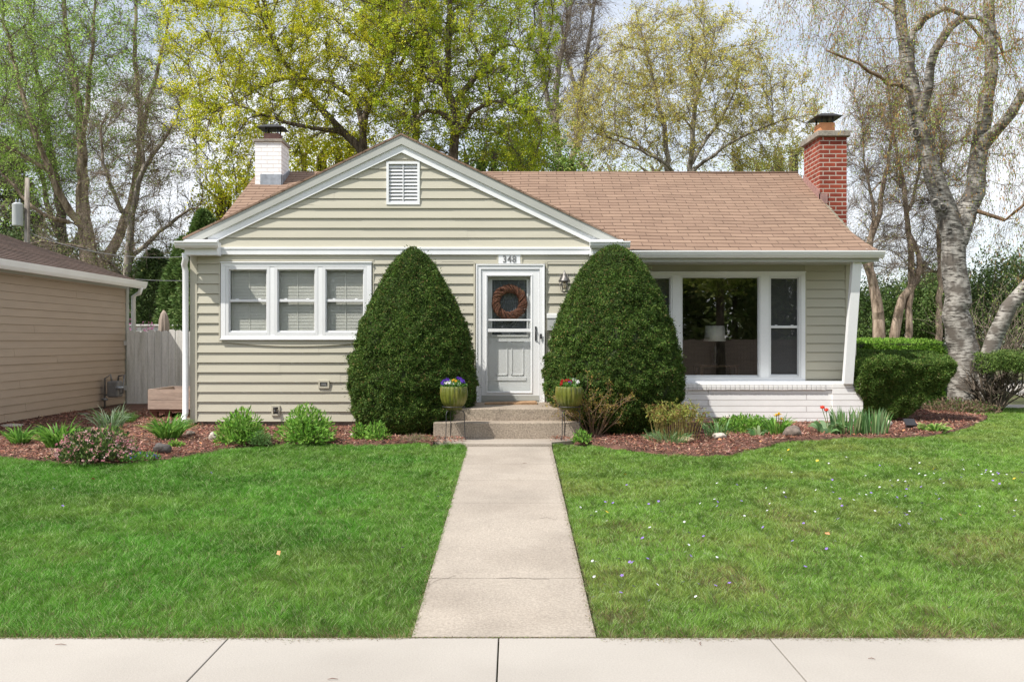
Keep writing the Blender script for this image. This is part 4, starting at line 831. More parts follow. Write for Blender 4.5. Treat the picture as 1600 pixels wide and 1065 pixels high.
boxbush('low_hedge', 'dark lower hedge between the square shrub and the bright hedge', 'hedge', X(1332, 18.0), X(1478, 18.0), 18.0, 19.2, .39, Z(551, 18.0), 60000, [(.08, .15, .03), (.12, .20, .045), (.16, .24, .06)], L_=(.03, .06), W_=(.015, .025))

def skeleton_shrub(root, c, n, h, spread, m, r0=.012, seed=0, k=4, gen=2, curve=.3):
    """many stems from one crown, each forking"""
    E = []; tips = []
    def grow(p, d, L_, r, g):
        pts = [p]; q = p
        for i in range(4):
            d = (d+Vector((random.gauss(0, .22), random.gauss(0, .22), random.gauss(.04, .15)))*curve*1.4).normalized(); q = q+d*L_/4; pts.append(q)
        E.append((pts, [r*(1-.12*i) for i in range(5)]))
        if g > 0:
            for _ in range(random.choice((2, 3))): 
                i = random.choice((2, 3, 4)); grow(pts[i], (d+Vector((random.gauss(0, .6), random.gauss(0, .6), random.gauss(.1, .3)))).normalized(), L_*random.uniform(.45, .7), r*.6, g-1)
        tips.extend(pts[2:])
    for _ in range(n):
        a = random.uniform(0, 6.283); s = random.random()**.6*spread; grow(Vector(c)+Vector((math.cos(a)*.06, math.sin(a)*.06, 0)), Vector((math.cos(a)*s, math.sin(a)*s, 1)).normalized(), h*random.uniform(.45, .6), r0, gen)
    mb = MB(); [mb.tube(p, r, k, False) for p, r in E]; mb.build('stems', m, root)
    return np.array([tuple(t) for t in tips])
def tips_cards(tips, n, spread, cols, L_, W_, parent, name='leaves', up=.3, mt='leaf', p=None):
    i = rng.integers(0, len(tips), n); C = tips[i]+rng.normal(size=(n, 3))*spread
    V, Fc = cards(C, rng.normal(size=(n, 3))+[0, 0, up], rng.uniform(*L_, n), rng.uniform(*W_, n)); return npobj(name, V, Fc, M[mt], parent, col=vcol(pick(cols, n, p), n, 4, .25))
# budding bare shrub before the right yew
c = (X(928, 12.75), 12.78, .42); o = empty('budding_shrub', c, 'open twiggy shrub with small yellowish leaf buds in front of the right yew', 'shrub')
t = skeleton_shrub(o, c, 50, .86, 1.0, M['redtwig'], .008, gen=2); t = t[t[:, 2] > .5]
tips_cards(t, 5200, .015, [(.42, .30, .07), (.48, .36, .10), (.36, .20, .06), (.22, .26, .05)], (.014, .03), (.008, .016), o)
# multi-stem shrub with clipped flat top, right of the birch
c = (X(1556, 17.6), 17.6, .4); o = empty('flat_topped_shrub', c, 'flat topped shrub on bare tangled black stems right of the birch', 'shrub')
skeleton_shrub(o, c, 34, 1.15, 1.1, M['bark'], .022, gen=2, curve=.35)
n = 26000; P_ = np.stack([rng.uniform(X(1524, 17.6), X(1524, 17.6)+1.75, n), rng.uniform(16.9, 18.5, n), Z(578, 17.6)+(Z(551, 17.6)-Z(578, 17.6))*(1-rng.random(n)**1.6)+.05*(rng.random(n)-.5)], 1); P_[:, 2] += .10*(vn(P_[:, 0]*3, P_[:, 1]*3, 1)-.6)
V, Fc = cards(P_, rng.normal(size=(n, 3))+[0, 0, .3], rng.uniform(.025, .05, n), rng.uniform(.012, .025, n)); npobj('foliage', V, Fc, M['needle'], o, col=vcol(pick([(.08, .14, .03), (.12, .19, .045), (.17, .25, .06)], n), n, 4, .3))

def blade_clump(name, label, cat, c, n, L_, W_, spread, cols, droop=(.3, 1.2), rad=.08, lean=.55, parent=None, mt='leaf', group=None):
    a = rng.uniform(0, 2*math.pi, n); r = rng.random(n)**.5*rad; C = np.stack([c[0]+np.cos(a)*r, c[1]+np.sin(a)*r, np.full(n, c[2]-.01)], 1)
    b = a+rng.normal(size=n)*.5; t = rng.random(n)*lean
    V, Fc = blades(C, np.stack([np.cos(b)*t, np.sin(b)*t, np.ones(n)], 1), rng.uniform(*L_, n), rng.uniform(*W_, n), rng.uniform(*droop, n))
    o = npobj(name, V, Fc, M[mt], parent, col=vcol(pick(cols, n), n, 7, .22))
    if not parent: tag(o, label, cat, group)
    return o
def gnd(px, py): D = Dg(py); x = X(px, D); return (x, D, float(bed_z(x, D)))
DL = [(.14, .32, .045), (.20, .42, .07), (.28, .50, .10), (.10, .24, .04)]
for (px, py, s, n, lb) in ((31, 697, .30, 110, 'small clump of strappy green daylily leaves at the left end of the bed'), (93, 703, .42, 240, 'bright green strappy daylily clump left of the pink flowering shrub'), (165, 700, .30, 150, 'green strappy clump just behind the pink flowering shrub'), (264, 689, .42, 200, 'broad arching daylily clump below the timber planter')):
    blade_clump('daylily_clump', lb, 'daylily', gnd(px, py), n, (s*.55, s), (.014, .024), 0, DL, rad=s*.32, lean=.9)
blade_clump('bluebell_clump', 'greyish green arching leaf clump with a small pale flower near the garage', 'plant', gnd(172, 673), 140, (.25, .42), (.008, .014), 0, [(.22, .32, .18), (.14, .26, .09), (.30, .38, .26)], rad=.16, lean=.8)
blade_clump('low_green_clump', 'low dark green tuft behind the greyish green leaf clump', 'plant', gnd(188, 664), 260, (.12, .22), (.008, .012), 0, [(.07, .16, .03), (.11, .22, .04)], rad=.2, lean=.6)
def mound(name, label, cat, c, rx_, rz_, n, cols, L_=(.05, .09), W_=(.015, .028), stems=60, h=None, mt='leaf', ry_=None, seed=None):
    ry_ = ry_ or rx_; o = empty(name, c, label, cat); u = unit(rng.normal(size=(n, 3))); u[:, 2] = np.abs(u[:, 2]); r = 1-rng.random(n)**1.3*.6
    k = 1+.25*(vn(u[:, 0]*3+c[0], u[:, 1]*3+u[:, 2]*2, 1, 2)-.5)*2
    C = np.array(c)+u*(r*k)[:, None]*np.array([rx_, ry_, rz_])
    V, Fc = cards(C, u*.8+rng.normal(size=(n, 3))*.6+[0, 0, .5], rng.uniform(*L_, n), rng.uniform(*W_, n), u+rng.normal(size=(n, 3))*.5)
    npobj('leaves', V, Fc, M[mt], o, col=vcol(pick(cols, n), n, 4, .25))
    if stems:
        m_ = MB()
        for _ in range(stems):
            a = random.uniform(0, 6.283); q = random.random()**.5; e = Vector(c)+Vector((math.cos(a)*q*rx_*.8, math.sin(a)*q*ry_*.8, rz_*(1-.5*q*q)*.85)); m_.tube([Vector(c)+Vector((math.cos(a)*.2*q*rx_, math.sin(a)*.2*q*ry_, -.01)), e], .004, 4, False)
        m_.build('stems', M['greenstem'], o)
    return o
M['greenstem'] = mat('green_stem', (.16, .22, .06), .6, .2, 10)
PH = [(.18, .38, .05), (.25, .46, .075), (.33, .54, .11), (.13, .28, .04)]
mound('leafy_perennial', 'rounded bright green leafy mound under the left of the triple window', 'perennial', gnd(378, 695), .30, .38, 1700, PH)
mound('leafy_perennial', 'rounded bright green leafy mound under the hose bib and brick vent, left of the yew', 'perennial', gnd(480, 693), .34, .42, 2100, PH)
mound('grey_green_perennial', 'small feathery grey green mound at the foot of the leafy perennial', 'perennial', gnd(408, 698), .15, .16, 900, [(.14, .27, .08), (.20, .34, .12)], (.02, .04), (.006, .012))
mound('young_perennial', 'small pale green seedling clump at the left foot of the cone yew', 'perennial', gnd(590, 691), .14, .22, 420, PH, (.04, .07))
mound('young_perennial', 'tiny green sprout alone in the mulch above the dark rock', 'perennial', gnd(275, 702), .10, .06, 120, PH, (.03, .05))
mound('young_perennial', 'small pale green clump left of the cone yew beside the white stone', 'perennial', gnd(562, 688), .10, .18, 260, PH, (.04, .07))
mound('young_perennial', 'little green plant at the right corner of the walkway pad', 'perennial', gnd(908, 694), .12, .14, 260, PH, (.03, .06))
mound('low_groundcover', 'thin dry stemmed ground cover before the cone yew', 'ground cover', gnd(650, 692), .22, .06, 500, [(.34, .26, .18), (.20, .26, .08), (.40, .30, .24)], (.03, .07), (.004, .008), stems=0)
mound('pink_flowering_shrub', 'low dark leaved shrub covered in pink blossom at the lawn edge', 'flowering shrub', gnd(148, 722), .44, .33, 2600, [(.07, .12, .035), (.10, .18, .04), (.05, .07, .03), (.17, .24, .07)], (.035, .06), (.016, .028)); 
def flowers(parent, c, rx_, rz_, n, cols, size, name='blossom', petals=7, ry_=None, low=.2):
    ry_ = ry_ or rx_; u = unit(rng.normal(size=(n, 3))); u[:, 2] = np.abs(u[:, 2])*.9+low*.3; C = np.array(c)+u*np.array([rx_, ry_, rz_])*rng.uniform(.9, 1.08, (n, 1))
    C = np.repeat(C, petals, 0)+rng.normal(size=(n*petals, 3))*size*.35; col = np.repeat(pick(cols, n), petals, 0)
    V, Fc = cards(C, rng.normal(size=(n*petals, 3))+[0, -.3, .4], size*rng.uniform(.6, 1, n*petals), size*rng.uniform(.5, .8, n*petals)); return npobj(name, V, Fc, M['petal'], parent, col=vcol(col, len(C), 4, .15))
sh = [o for o in S.collection.objects if o.name.startswith('pink_flowering')][0]
flowers(sh, gnd(148, 722), .44, .33, 230, [(.72, .36, .40), (.80, .52, .52), (.62, .25, .32), (.66, .42, .34)], .028)
c = gnd(218, 722); o = mound('viola_patch', 'low green viola patch with blue purple flowers beside the dark rock', 'violas', c, .24, .07, 700, [(.10, .24, .04), (.16, .32, .06)], (.02, .04), (.012, .022), stems=0)
[flowers(o, c, .24, .07, 1, [(.12, .08, .62), (.22, .10, .65)], .022, 'flower', 4) for _ in range(22)]
# right bed plants
c = gnd(1055, 688); o = empty('peony_stalks', c, 'tall clump of thin reddish stalks with curled yellow green leaves before the brick wall', 'perennial')
m_ = MB(); tp = []
for k in range(60):
    a = random.uniform(0, 6.283); q = random.random()**.5; x = c[0]+math.cos(a)*q*.30; y = c[1]+math.sin(a)*q*.22; h = random.uniform(.30, .50)*(1-.15*q); l = Vector((math.cos(a)*.1*q, math.sin(a)*.1*q, 0))
    m_.tube([(x, y, c[2]-.01), (x+l.x*.5, y+l.y*.5, c[2]+h*.5), (x+l.x, y+l.y, c[2]+h)], [.006, .005, .003], 4, False); tp += [(x+l.x*t, y+l.y*t, c[2]+h*t) for t in (.8, .9, .95, 1, 1)]
m_.build('stalks', mat('reddish_green_stalk', (.28, .22, .07), .6, .3, 10), o)
tips_cards(np.array(tp), 2000, .025, [(.30, .34, .07), (.40, .38, .10), (.22, .28, .06), (.26, .16, .06)], (.03, .07), (.008, .018), o, up=-.1)
blade_clump('leaf_tuft', 'low tuft of narrow grey green leaves in front of the reddish stalks', 'plant', gnd(1043, 693), 170, (.10, .26), (.006, .010), 0, [(.18, .32, .12), (.28, .42, .22), (.12, .24, .06)], rad=.26, lean=1.0)
def flower_head(mb_, p, r, kind='cup'):
    for k in range(6):
        a = k*math.pi/3; d = Vector((math.cos(a), math.sin(a), 0)); b = Vector(p)
        s = Vector((-d.y, d.x, 0)); q = (b, b+d*r*.8+s*r*.5+Vector((0, 0, r*.5)), b+d*r*(.7 if kind == 'cup' else 1.5)+Vector((0, 0, r*(1.6 if kind == 'cup' else .3))), b+d*r*.8-s*r*.5+Vector((0, 0, r*.5))); mb_.f(q)
def bloom(root, base, top, r, m, kind, name='flower', extra=None):
    m_ = MB(); m_.tube([base, Vector(base).lerp(Vector(top), .5)+Vector((.01, 0, 0)), top], .005, 5, False); m_.build('flower_stem', M['greenstem'], root)
    m_ = MB(); flower_head(m_, top, r, kind)
    if kind != 'cup': m_.lathe([(r*.4, 0), (r*.45, r*.9), (r*.6, r*1.1)], top, 8)
    f_ = m_.build(name, m, root)
M['tulip'] = mat('red_petal', (.78, .05, .015), .5, .1, 20); M['yellow'] = mat('yellow_petal', (.85, .55, .03), .5, .1, 20); M['whitep'] = mat('white_petal', (.8, .75, .68), .5, .1, 20); M['orangep'] = mat('orange_petal', (.80, .3, .05), .5, .1, 20)
IR = [(.17, .33, .13), (.25, .42, .20), (.13, .26, .08), (.36, .44, .22)]
c = gnd(1120, 686); o = empty('white_daffodil', c, 'single white daffodil with an orange centre among drooping leaves', 'daffodil'); blade_clump('leaves', 0, 0, c, 60, (.2, .36), (.010, .016), 0, IR, rad=.14, lean=.9, parent=o)
tpp = P(1137, 653, c[1]); bloom(o, c, tpp, .035, M['whitep'], 'flat')
mound('leafy_groundcover', 'wide low bright green leafy mat along the foot of the brick wall', 'ground cover', gnd(1165, 676), .52, .20, 2600, PH, (.03, .06), (.014, .026), stems=30, ry_=.3)
c = gnd(1213, 682); o = empty('yellow_daffodils', c, 'clump of yellow daffodils in front of the white brick wall', 'daffodils'); blade_clump('leaves', 0, 0, c, 90, (.22, .34), (.012, .018), 0, DL, rad=.14, lean=.5, parent=o)
for px, py in ((1213, 650), (1221, 656), (1217, 648), (1229, 662)): bloom(o, (c[0], c[1], c[2]), P(px, py, c[1]-.05), .032, M['yellow'], 'flat')
c = gnd(1294, 681); o = empty('red_tulips', c, 'two red tulips on thin stems above broad pale leaves', 'tulips'); blade_clump('leaves', 0, 0, c, 34, (.18, .34), (.05, .075), 0, [(.26, .42, .2), (.20, .36, .14), (.42, .50, .30)], rad=.10, lean=1.1, droop=(.6, 1.6), parent=o)
for px, py in ((1285, 639), (1291, 643)): bloom(o, c, P(px, py, c[1]), .035, M['tulip'], 'cup')
for px, n, lb in ((1322, 60, 'stand of upright grey green iris blades right of the tulips'), (1362, 70, 'stand of iris blades beside the white stone at the pier')):
    blade_clump('iris_clump', lb, 'iris', gnd(px, 681), n, (.24, .40), (.022, .034), 0, IR, rad=.20, lean=.28, droop=(0, .3))
blade_clump('hosta_clump', 'variegated cream edged hosta at the bed edge under the square shrub', 'hosta', gnd(1458, 676), 60, (.12, .22), (.05, .07), 0, [(.28, .44, .10), (.50, .58, .22), (.16, .32, .06)], droop=(.8, 1.8), rad=.14, lean=1.2)
blade_clump('tulip_leaves', 'broad pale flowerless tulip leaves at the edge of the leafy mat', 'tulip', gnd(1183, 684), 14, (.12, .2), (.035, .05), 0, IR, droop=(.8, 1.8), rad=.10, lean=1.3)
# stones
def rock(label, px, py, w, h, m, D=None):
    c = gnd(px, py); s = c[1]/F; import bmesh
    bm = bmesh.new(); bmesh.ops.create_icosphere(bm, subdivisions=3, radius=1); sd = random.random()*50
    for v in bm.verts:
        k = 1+.22*(float(vn(v.co.x*1.6+sd, v.co.y*1.6+v.co.z*1.3, 1, 5))-.5)*2+.08*(float(vn(v.co.x*5+sd, v.co.z*5+v.co.y*3, 1, 7))-.5)*2; v.co *= k
        v.co.x *= w*s/2; v.co.y *= w*s/2*.8; v.co.z *= h*s/2*1.15
    me = bpy.data.meshes.new('rock'); bm.to_mesh(me); bm.free(); [setattr(p, 'use_smooth', True) for p in me.polygons]
    o = link('rock', me, M[m]); o.location = (c[0], c[1], c[2]+h*s*.32); tag(o, label, 'rock')
rock('dark grey lump of rock on the mulch beside the violas', 253, 712, 27, 17, 'darkstone')
rock('white rounded stone at the left foot of the leafy mound', 333, 690, 13, 13, 'stone'); rock('small flat white stone between leafy mound and cone yew', 553, 686, 12, 7, 'stone')
rock('grey brown boulder at the lawn edge below the daffodils', 1238, 686, 30, 17, 'brownstone'); rock('tan stone between tulips and iris', 1318, 680, 14, 10, 'tanstone')
rock('white angular stone at the right end of the iris', 1385, 671, 18, 13, 'stone'); rock('knobbly cream stone in front of the reddish stalks', 1071, 693, 26, 9, 'tanstone'); rock('pale stone under the white daffodil', 1124, 689, 22, 10, 'stone')
rock('grey stone between daylily clump and downspout', 298, 684, 17, 9, 'brownstone'); rock('flat pale stone at the foot of the garage wall', 18, 669, 34, 5, 'stone'); rock('small flat grey stone further along the garage wall', 133, 651, 18, 4, 'brownstone')
mb = MB(); c = gnd(291, 664); mb.prism([(c[0]-.22, c[2]), (c[0]+.16, c[2]), (c[0]+.16, c[2]+.08), (c[0]-.22, c[2]+.03)], 'y', c[1]-.1, c[1]+.35); tag(mb.build('splash_block', M['cap']), 'flat concrete splash block under the downspout outlet', 'splash block')
# solar light and roof-shaped marker
c = gnd(1421, 678); o = empty('solar_spotlight', c, 'small black solar spotlight staked at the bed edge', 'garden light'); mb = MB(); mb.tube([c, (c[0]+.01, c[1], c[2]+.08)], .012, 6); mb.build('stake', M['black'], o)
mb = MB(); mb.prism([(c[1]-.06, c[2]+.07), (c[1]+.05, c[2]+.15), (c[1]+.04, c[2]+.17), (c[1]-.07, c[2]+.09)], 'x', c[0]-.07, c[0]+.08); mb.build('panel', M['iron'], o); mb = MB(); mb.box(c[0]-.04, c[0]+.05, c[1]-.02, c[1]+.04, c[2]+.05, c[2]+.09); mb.build('lamp_head', M['black'], o)
c = gnd(58, 686); o = MB(); o.prism([(c[0]-.13, c[2]), (c[0], c[2]+.14), (c[0]+.14, c[2]+.0), (c[0]+.12, c[2]), (c[0], c[2]+.11), (c[0]-.11, c[2])], 'y', c[1], c[1]+.12); tag(o.build('bait_shelter', M['black']), 'small dark tent shaped shelter on the mulch between two daylily clumps', 'garden shelter')

# flower pots on iron stands
def pot(px, py0, lb1, lb2, lb3, cols, D=12.48):
    cx = X(px, D); s = D/F; zb_ = Z(634, D); zt = Z(603.5, D); r = 21.8*s; h = zt-zb_; zg = .405
    st = empty('plant_stand', (cx, D, zg), lb2, 'plant stand'); m_ = MB(); rr = r*.80
    m_.tube([(cx+rr*math.cos(a), D+rr*math.sin(a), zb_-.008) for a in np.linspace(0, 2*math.pi, 29)], .006, 6, False); m_.build('ring', M['iron'], st)
    for k in range(3):
        a = math.pi*2/3*k+math.pi/2+.35; dx_, dy_ = math.cos(a), math.sin(a); q = lambda f_, z: (cx+dx_*f_, D+dy_*f_, z)
        m_ = MB(); m_.tube([q(rr*.55, zb_-.02), q(rr*.62, zb_-.055), q(rr*.85, zb_-.06), q(rr*.98, zb_-.10), q(rr*.98, zb_-.25), q(rr*1.05, zg+.03), q(rr*1.12, zg+.012), q(rr*1.22, zg+.016), q(rr*1.23, zg+.035), q(rr*1.15, zg+.042)], .005, 6); m_.build('leg', M['iron'], st)
    p = empty('flower_pot', (cx, D, zb_), lb1, 'flower pot'); m_ = MB()
    m_.lathe([(r*.60, -.045), (r*.60, -.005), (r*.70, .002), (r*.86, h*.18), (r*.97, h*.45), (r*1.0, h*.68), (r*.98, h*.88), (r*.955, h*.97), (r*.93, h), (r*.86, h*.985), (r*.85, h*.85)], (cx, D, zb_), 128, .07, 18); m_.build('pot_wall', M['glaze'], p)
    m_ = MB(); m_.lathe([(r*.86, h*.84), (r*.5, h*.90), (.01, h*.92)], (cx, D, zb_), 24); m_.build('soil', M['soil'], p)
    c = (cx, D, zt-.02); o = mound('pansies', lb3, 'pansies', c, r*.80, .105, 700, [(.09, .22, .04), (.15, .30, .06)], (.02, .045), (.012, .024), stems=12)
    for (ox, oy, oz, ci) in cols:
        C = np.array([cx+ox*r, D-r*.3+oy*r, zt+oz])+rng.normal(size=(9, 3))*.006; V, Fc = cards(C, rng.normal(size=(9, 3))*[1, .4, 1], .026, .022, np.tile([0, -1., .2], (9, 1))); npobj('flower', V, Fc, M['petal'], o, col=vcol(np.array(ci), 9, 4, .12))
PU, WH, YE_, RD = (.14, .05, .48), (.85, .83, .85), (.85, .45, .03), (.55, .02, .03)
pot(709, 0, 'ribbed olive green glazed pot left of the steps', 'thin black iron stand under the left green pot', 'purple, white and yellow pansies in the left green pot', [(-.7, 0, .07, PU), (-.55, .1, .085, PU), (-.35, 0, .085, PU), (-.75, -.1, .045, PU), (.35, .2, .105, PU), (.5, .1, .09, PU), (.62, 0, .075, PU), (.68, 0, .06, PU), (-.55, -.2, .04, WH), (-.2, -.2, .045, WH), (-.05, -.2, .035, WH), (.45, -.1, .03, WH), (0, .1, .075, YE_), (.12, .1, .06, YE_), (-.35, 0, .055, WH)])
pot(889, 0, 'ribbed olive green glazed pot right of the steps', 'thin black iron stand under the right green pot', 'dark red and white pansies in the right green pot', [(-.55, 0, .06, RD), (-.4, .1, .07, RD), (-.15, 0, .075, RD), (0, .1, .07, RD), (.12, 0, .065, RD), (-.62, -.1, .035, RD), (.05, -.1, .055, PU), (.4, .2, .085, WH), (.55, .1, .065, WH), (.62, 0, .05, WH), (.5, .1, .04, WH)])

# wreath on the inner door
wy = YG+.035; wc = Vector((X(796, wy), wy, Z(472, wy))); mb = MB(); Rm = .205; rm = .068
for k in range(230):
    a0 = random.uniform(0, 6.283); rr = rm*random.uniform(.6, 1.0); ph = random.uniform(0, 6.283); pts = []
    for i in range(7):
        a = a0+i*.16; b = ph+i*.75; pts.append(wc+Vector(((Rm+rr*math.cos(b))*math.cos(a), rr*.42*math.sin(b), (Rm+rr*math.cos(b))*math.sin(a))))
    mb.tube(pts, random.uniform(.003, .006), 4, False)
tag(mb.build('wreath', M['wreath']), 'round brown twig wreath hanging in the upper door glass', 'wreath')
# lamp on a table seen through the picture window
LY = 16.15; tb = empty('side_table', (X(1118, LY), LY+.1, .6), 'dark wooden side table inside behind the picture window', 'table'); zt = Z(570, LY)
mb = MB(); mb.box(X(1090, LY), X(1150, LY), LY-.2, LY+.35, zt-.03, zt); mb.build('table_top', M['darkwood'], tb)
for sx in (X(1093, LY), X(1147, LY)):
    for sy in (LY-.17, LY+.32): mb = MB(); mb.box(sx-.02, sx+.02, sy-.02, sy+.02, .6, zt-.031); mb.build('leg', M['darkwood'], tb)
lp = empty('table_lamp', (X(1117, LY), LY, zt), 'lamp with a white tapered drum shade behind the picture window glass', 'lamp'); cx = X(1117, LY)
mb = MB(); mb.lathe([(.07, .002), (.07, .02), (.02, .04), (.035, .12), (.05, .22), (.02, .34), (.008, .36), (.008, Z(530, LY)-zt)], (cx, LY, zt), 20); mb.build('lamp_base', mat('dark_glass_base', (.05, .045, .04), .15), lp)
mb = MB(); mb.lathe([(17.3*LY/F, Z(533, LY)), (14.6*LY/F, Z(509, LY))], (cx, LY, 0), 40); mb.build('lamp_shade', M['shade'], lp)
# small flowers strewn in the lawn
def lawn_flower(name, label, cat, group, pts, m, r, z=.042):
    m_ = MB(); 
    for k in range(5): a = k*1.2566; m_.f([(0, 0, 0), (r*.9*math.cos(a-.45), r*.9*math.sin(a-.45), r*.25), (r*1.2*math.cos(a), r*1.2*math.sin(a), r*.15), (r*.9*math.cos(a+.45), r*.9*math.sin(a+.45), r*.25)])
    o = m_.build(name, m); first = True
    for x, y in pts:
        c = o if first else o.copy()
        if not first: S.collection.objects.link(c)
        first = False; c.location = (x, y, float(gz(x, y))+z+random.uniform(-.005, .01)); c.rotation_euler = (random.uniform(.2, .8), random.uniform(-.3, .3), random.uniform(0, 6)); tag(c, label, cat, group)
M['violet'] = mat('violet_petal', (.30, .17, .62), .6, .1, 20); M['wpet'] = mat('white_lawn_petal', (.75, .75, .82), .6, .1, 20)
def scat(cl, n, s, rx0=-9, rx1=9):
    out = []
    while len(out) < n:
        px, py = random.choice(cl); D = Dg(py); x = X(px, D)+random.gauss(0, s); y = D+random.gauss(0, s)
        if bool(in_lawn(np.array([x]), np.array([y]))[0]) and y > 5.7: out.append((x, y))
    return out
rc = [(1300, 740), (1350, 755), (1420, 735), (1480, 745), (1440, 790), (1500, 800), (1560, 760), (1570, 820), (1380, 770), (1190, 850), (1100, 810), (1020, 945), (1080, 880), (970, 810), (950, 900), (1340, 800), (1530, 740), (1280, 810), (1150, 770), (1460, 780), (1410, 800), (1245, 960)]
lawn_flower('white_violet', 'tiny white violet dotted in the right lawn', 'wildflower', 'tiny white violets in the right lawn', scat(rc, 120, .42), M['wpet'], .010)
lawn_flower('purple_violet', 'tiny purple violet dotted in the right lawn', 'wildflower', 'tiny purple violets in the right lawn', scat(rc+[(885, 775), (890, 880), (905, 860), (930, 960), (1040, 945), (940, 690)], 110, .35), M['violet'], .0115)
lawn_flower('dandelion', 'small yellow dandelion flower in the lawn', 'dandelion', 'yellow dandelions in the lawn', [(X(a, Dg(b)), Dg(b)) for a, b in ((977, 748), (948, 806), (1277, 726), (1459, 739), (1168, 708), (1232, 709), (1585, 753))], M['yellow'], .016)
lawn_flower('left_lawn_violet', 'lone tiny violet in the left lawn', 'wildflower', 'tiny violets in the left lawn', [(X(a, Dg(b)), Dg(b)) for a, b in ((84, 770), (98, 797), (629, 863), (624, 868), (690, 780), (684, 782), (330, 745))], M['violet'], .012)
m_ = MB(); m_.f([(-.022, 0, 0), (0, -.018, .01), (.026, 0, .016), (.0, .02, .012)]); o = m_.build('dead_leaf', M['clay'])
for k, (a, b) in enumerate([(1292, 845), (436, 875), (1500, 815), (146, 757), (1415, 775)]):
    c = o if k == 0 else o.copy(); k and S.collection.objects.link(c); D = Dg(b); c.location = (X(a, D), D, float(gz(0, D))+.055); c.rotation_euler = (random.random(), random.random(), random.random()*6); tag(c, 'curled brown dead leaf lying in the lawn', 'leaf', 'dead leaves in the lawn')
for k in range(34):
    a, b = random.choice([(random.uniform(20, 660), 690), (random.uniform(920, 1500), 685)]); q = gnd(a, b); y_ = q[1]+random.uniform(-.9, .6); x_ = q[0]
    if not bool(in_bed(np.array([x_]), np.array([y_]))[0]): continue
    c = o.copy(); S.collection.objects.link(c); c.location = (x_, y_, float(bed_z(x_, y_))+.012); c.scale = [random.uniform(.6, 1.2)]*3; c.rotation_euler = (random.uniform(-.5, .5), random.uniform(-.5, .5), random.random()*6); tag(c, 'small curled brown dead leaf lying on the mulch', 'leaf', 'dead leaves on the mulch')
# ------------------------------------------------------------------ trees
def colonize(paths, attr, step=.3, kill=.5, iters=120, bias=(0, 0, .12), jit=.18, mom=.75):
    """paths: [[(x,y,z,r)...]] traced limbs; the rest grows toward the attractor points"""
    Np = []; par = []; rad = []
    for pth in paths:
        a = np.array(pth, float)
        if Np: j = int(np.argmin(((np.array(Np)-a[0, :3])**2).sum(1))); prev = j; start = 0 if np.linalg.norm(np.array(Np[j])-a[0, :3]) > .15 else 1
        else: prev = -1; start = 0
        pts = []
        for i in range(len(a)-1):
            n = max(1, int(round(np.linalg.norm(a[i+1, :3]-a[i, :3])/step)))
            for k in range(n):
                t = k/n; p0, p1 = a[max(i-1, 0)], a[min(i+2, len(a)-1)]
                q = .5*((2*a[i])+(-p0+a[i+1])*t+(2*p0-5*a[i]+4*a[i+1]-p1)*t*t+(-p0+3*a[i]-3*a[i+1]+p1)*t**3); pts.append(q)
        pts.append(a[-1])
        for q in pts[start:]:
            Np.append(q[:3]+rng.normal(size=3)*step*.06); par.append(prev); rad.append(max(q[3], .005)); prev = len(Np)-1
    cap = 60000; P_ = np.zeros((cap, 3)); P_[:len(Np)] = Np; par = list(par); n = len(Np); seedn = n
    dirs = np.zeros((cap, 3)); pa_ = np.array(par); h_ = pa_ >= 0; dirs[:len(pa_)][h_] = unit(P_[:len(pa_)][h_]-P_[pa_[h_]])
    D = np.full(len(attr), 1e18); I = np.zeros(len(attr), int)
    def upd(a, b):
        nonlocal D, I
        for s in range(a, b, 400):
            e = min(b, s+400); d = ((attr[:, None, :]-P_[None, s:e])**2).sum(2); j = d.argmin(1); m = d[np.arange(len(attr)), j]; k = m < D; D[k] = m[k]; I[k] = j[k]+s
    upd(0, n); bias = np.array(bias)
    for _ in range(iters):
        k = D > kill*kill; attr, D, I = attr[k], D[k], I[k]
        if len(attr) < 3: break
        acc = np.zeros((n, 3)); cnt = np.zeros(n); np.add.at(acc, I, unit(attr-P_[I])); np.add.at(cnt, I, 1)
        g = np.nonzero(cnt)[0]; v = unit(unit(acc[g])+bias+dirs[g]*mom+rng.normal(size=(len(g), 3))*jit); new = P_[g]+v*step*rng.uniform(.8, 1.2, (len(g), 1))
        m = min(len(g), cap-n)
        if m <= 0: break
        P_[n:n+m] = new[:m]; dirs[n:n+m] = v[:m]; par += g[:m].tolist(); upd(n, n+m); n += m
    P_ = P_[:n]; par = np.array(par); rad0 = np.zeros(n); rad0[:seedn] = rad
    return P_, par, rad0, seedn
def radii(P_, par, rad0, tip=.006, ex=2.3):
    n = len(P_); r = np.zeros(n); 
    for i in range(n-1, -1, -1):
        if r[i] == 0: r[i] = tip**ex
        if par[i] >= 0: r[par[i]] += r[i]
    r = r**(1/ex); r = np.where(rad0 > 0, rad0, r)
    for i in range(n):
        if par[i] >= 0: r[i] = min(r[i], r[par[i]]*.97)
    return r
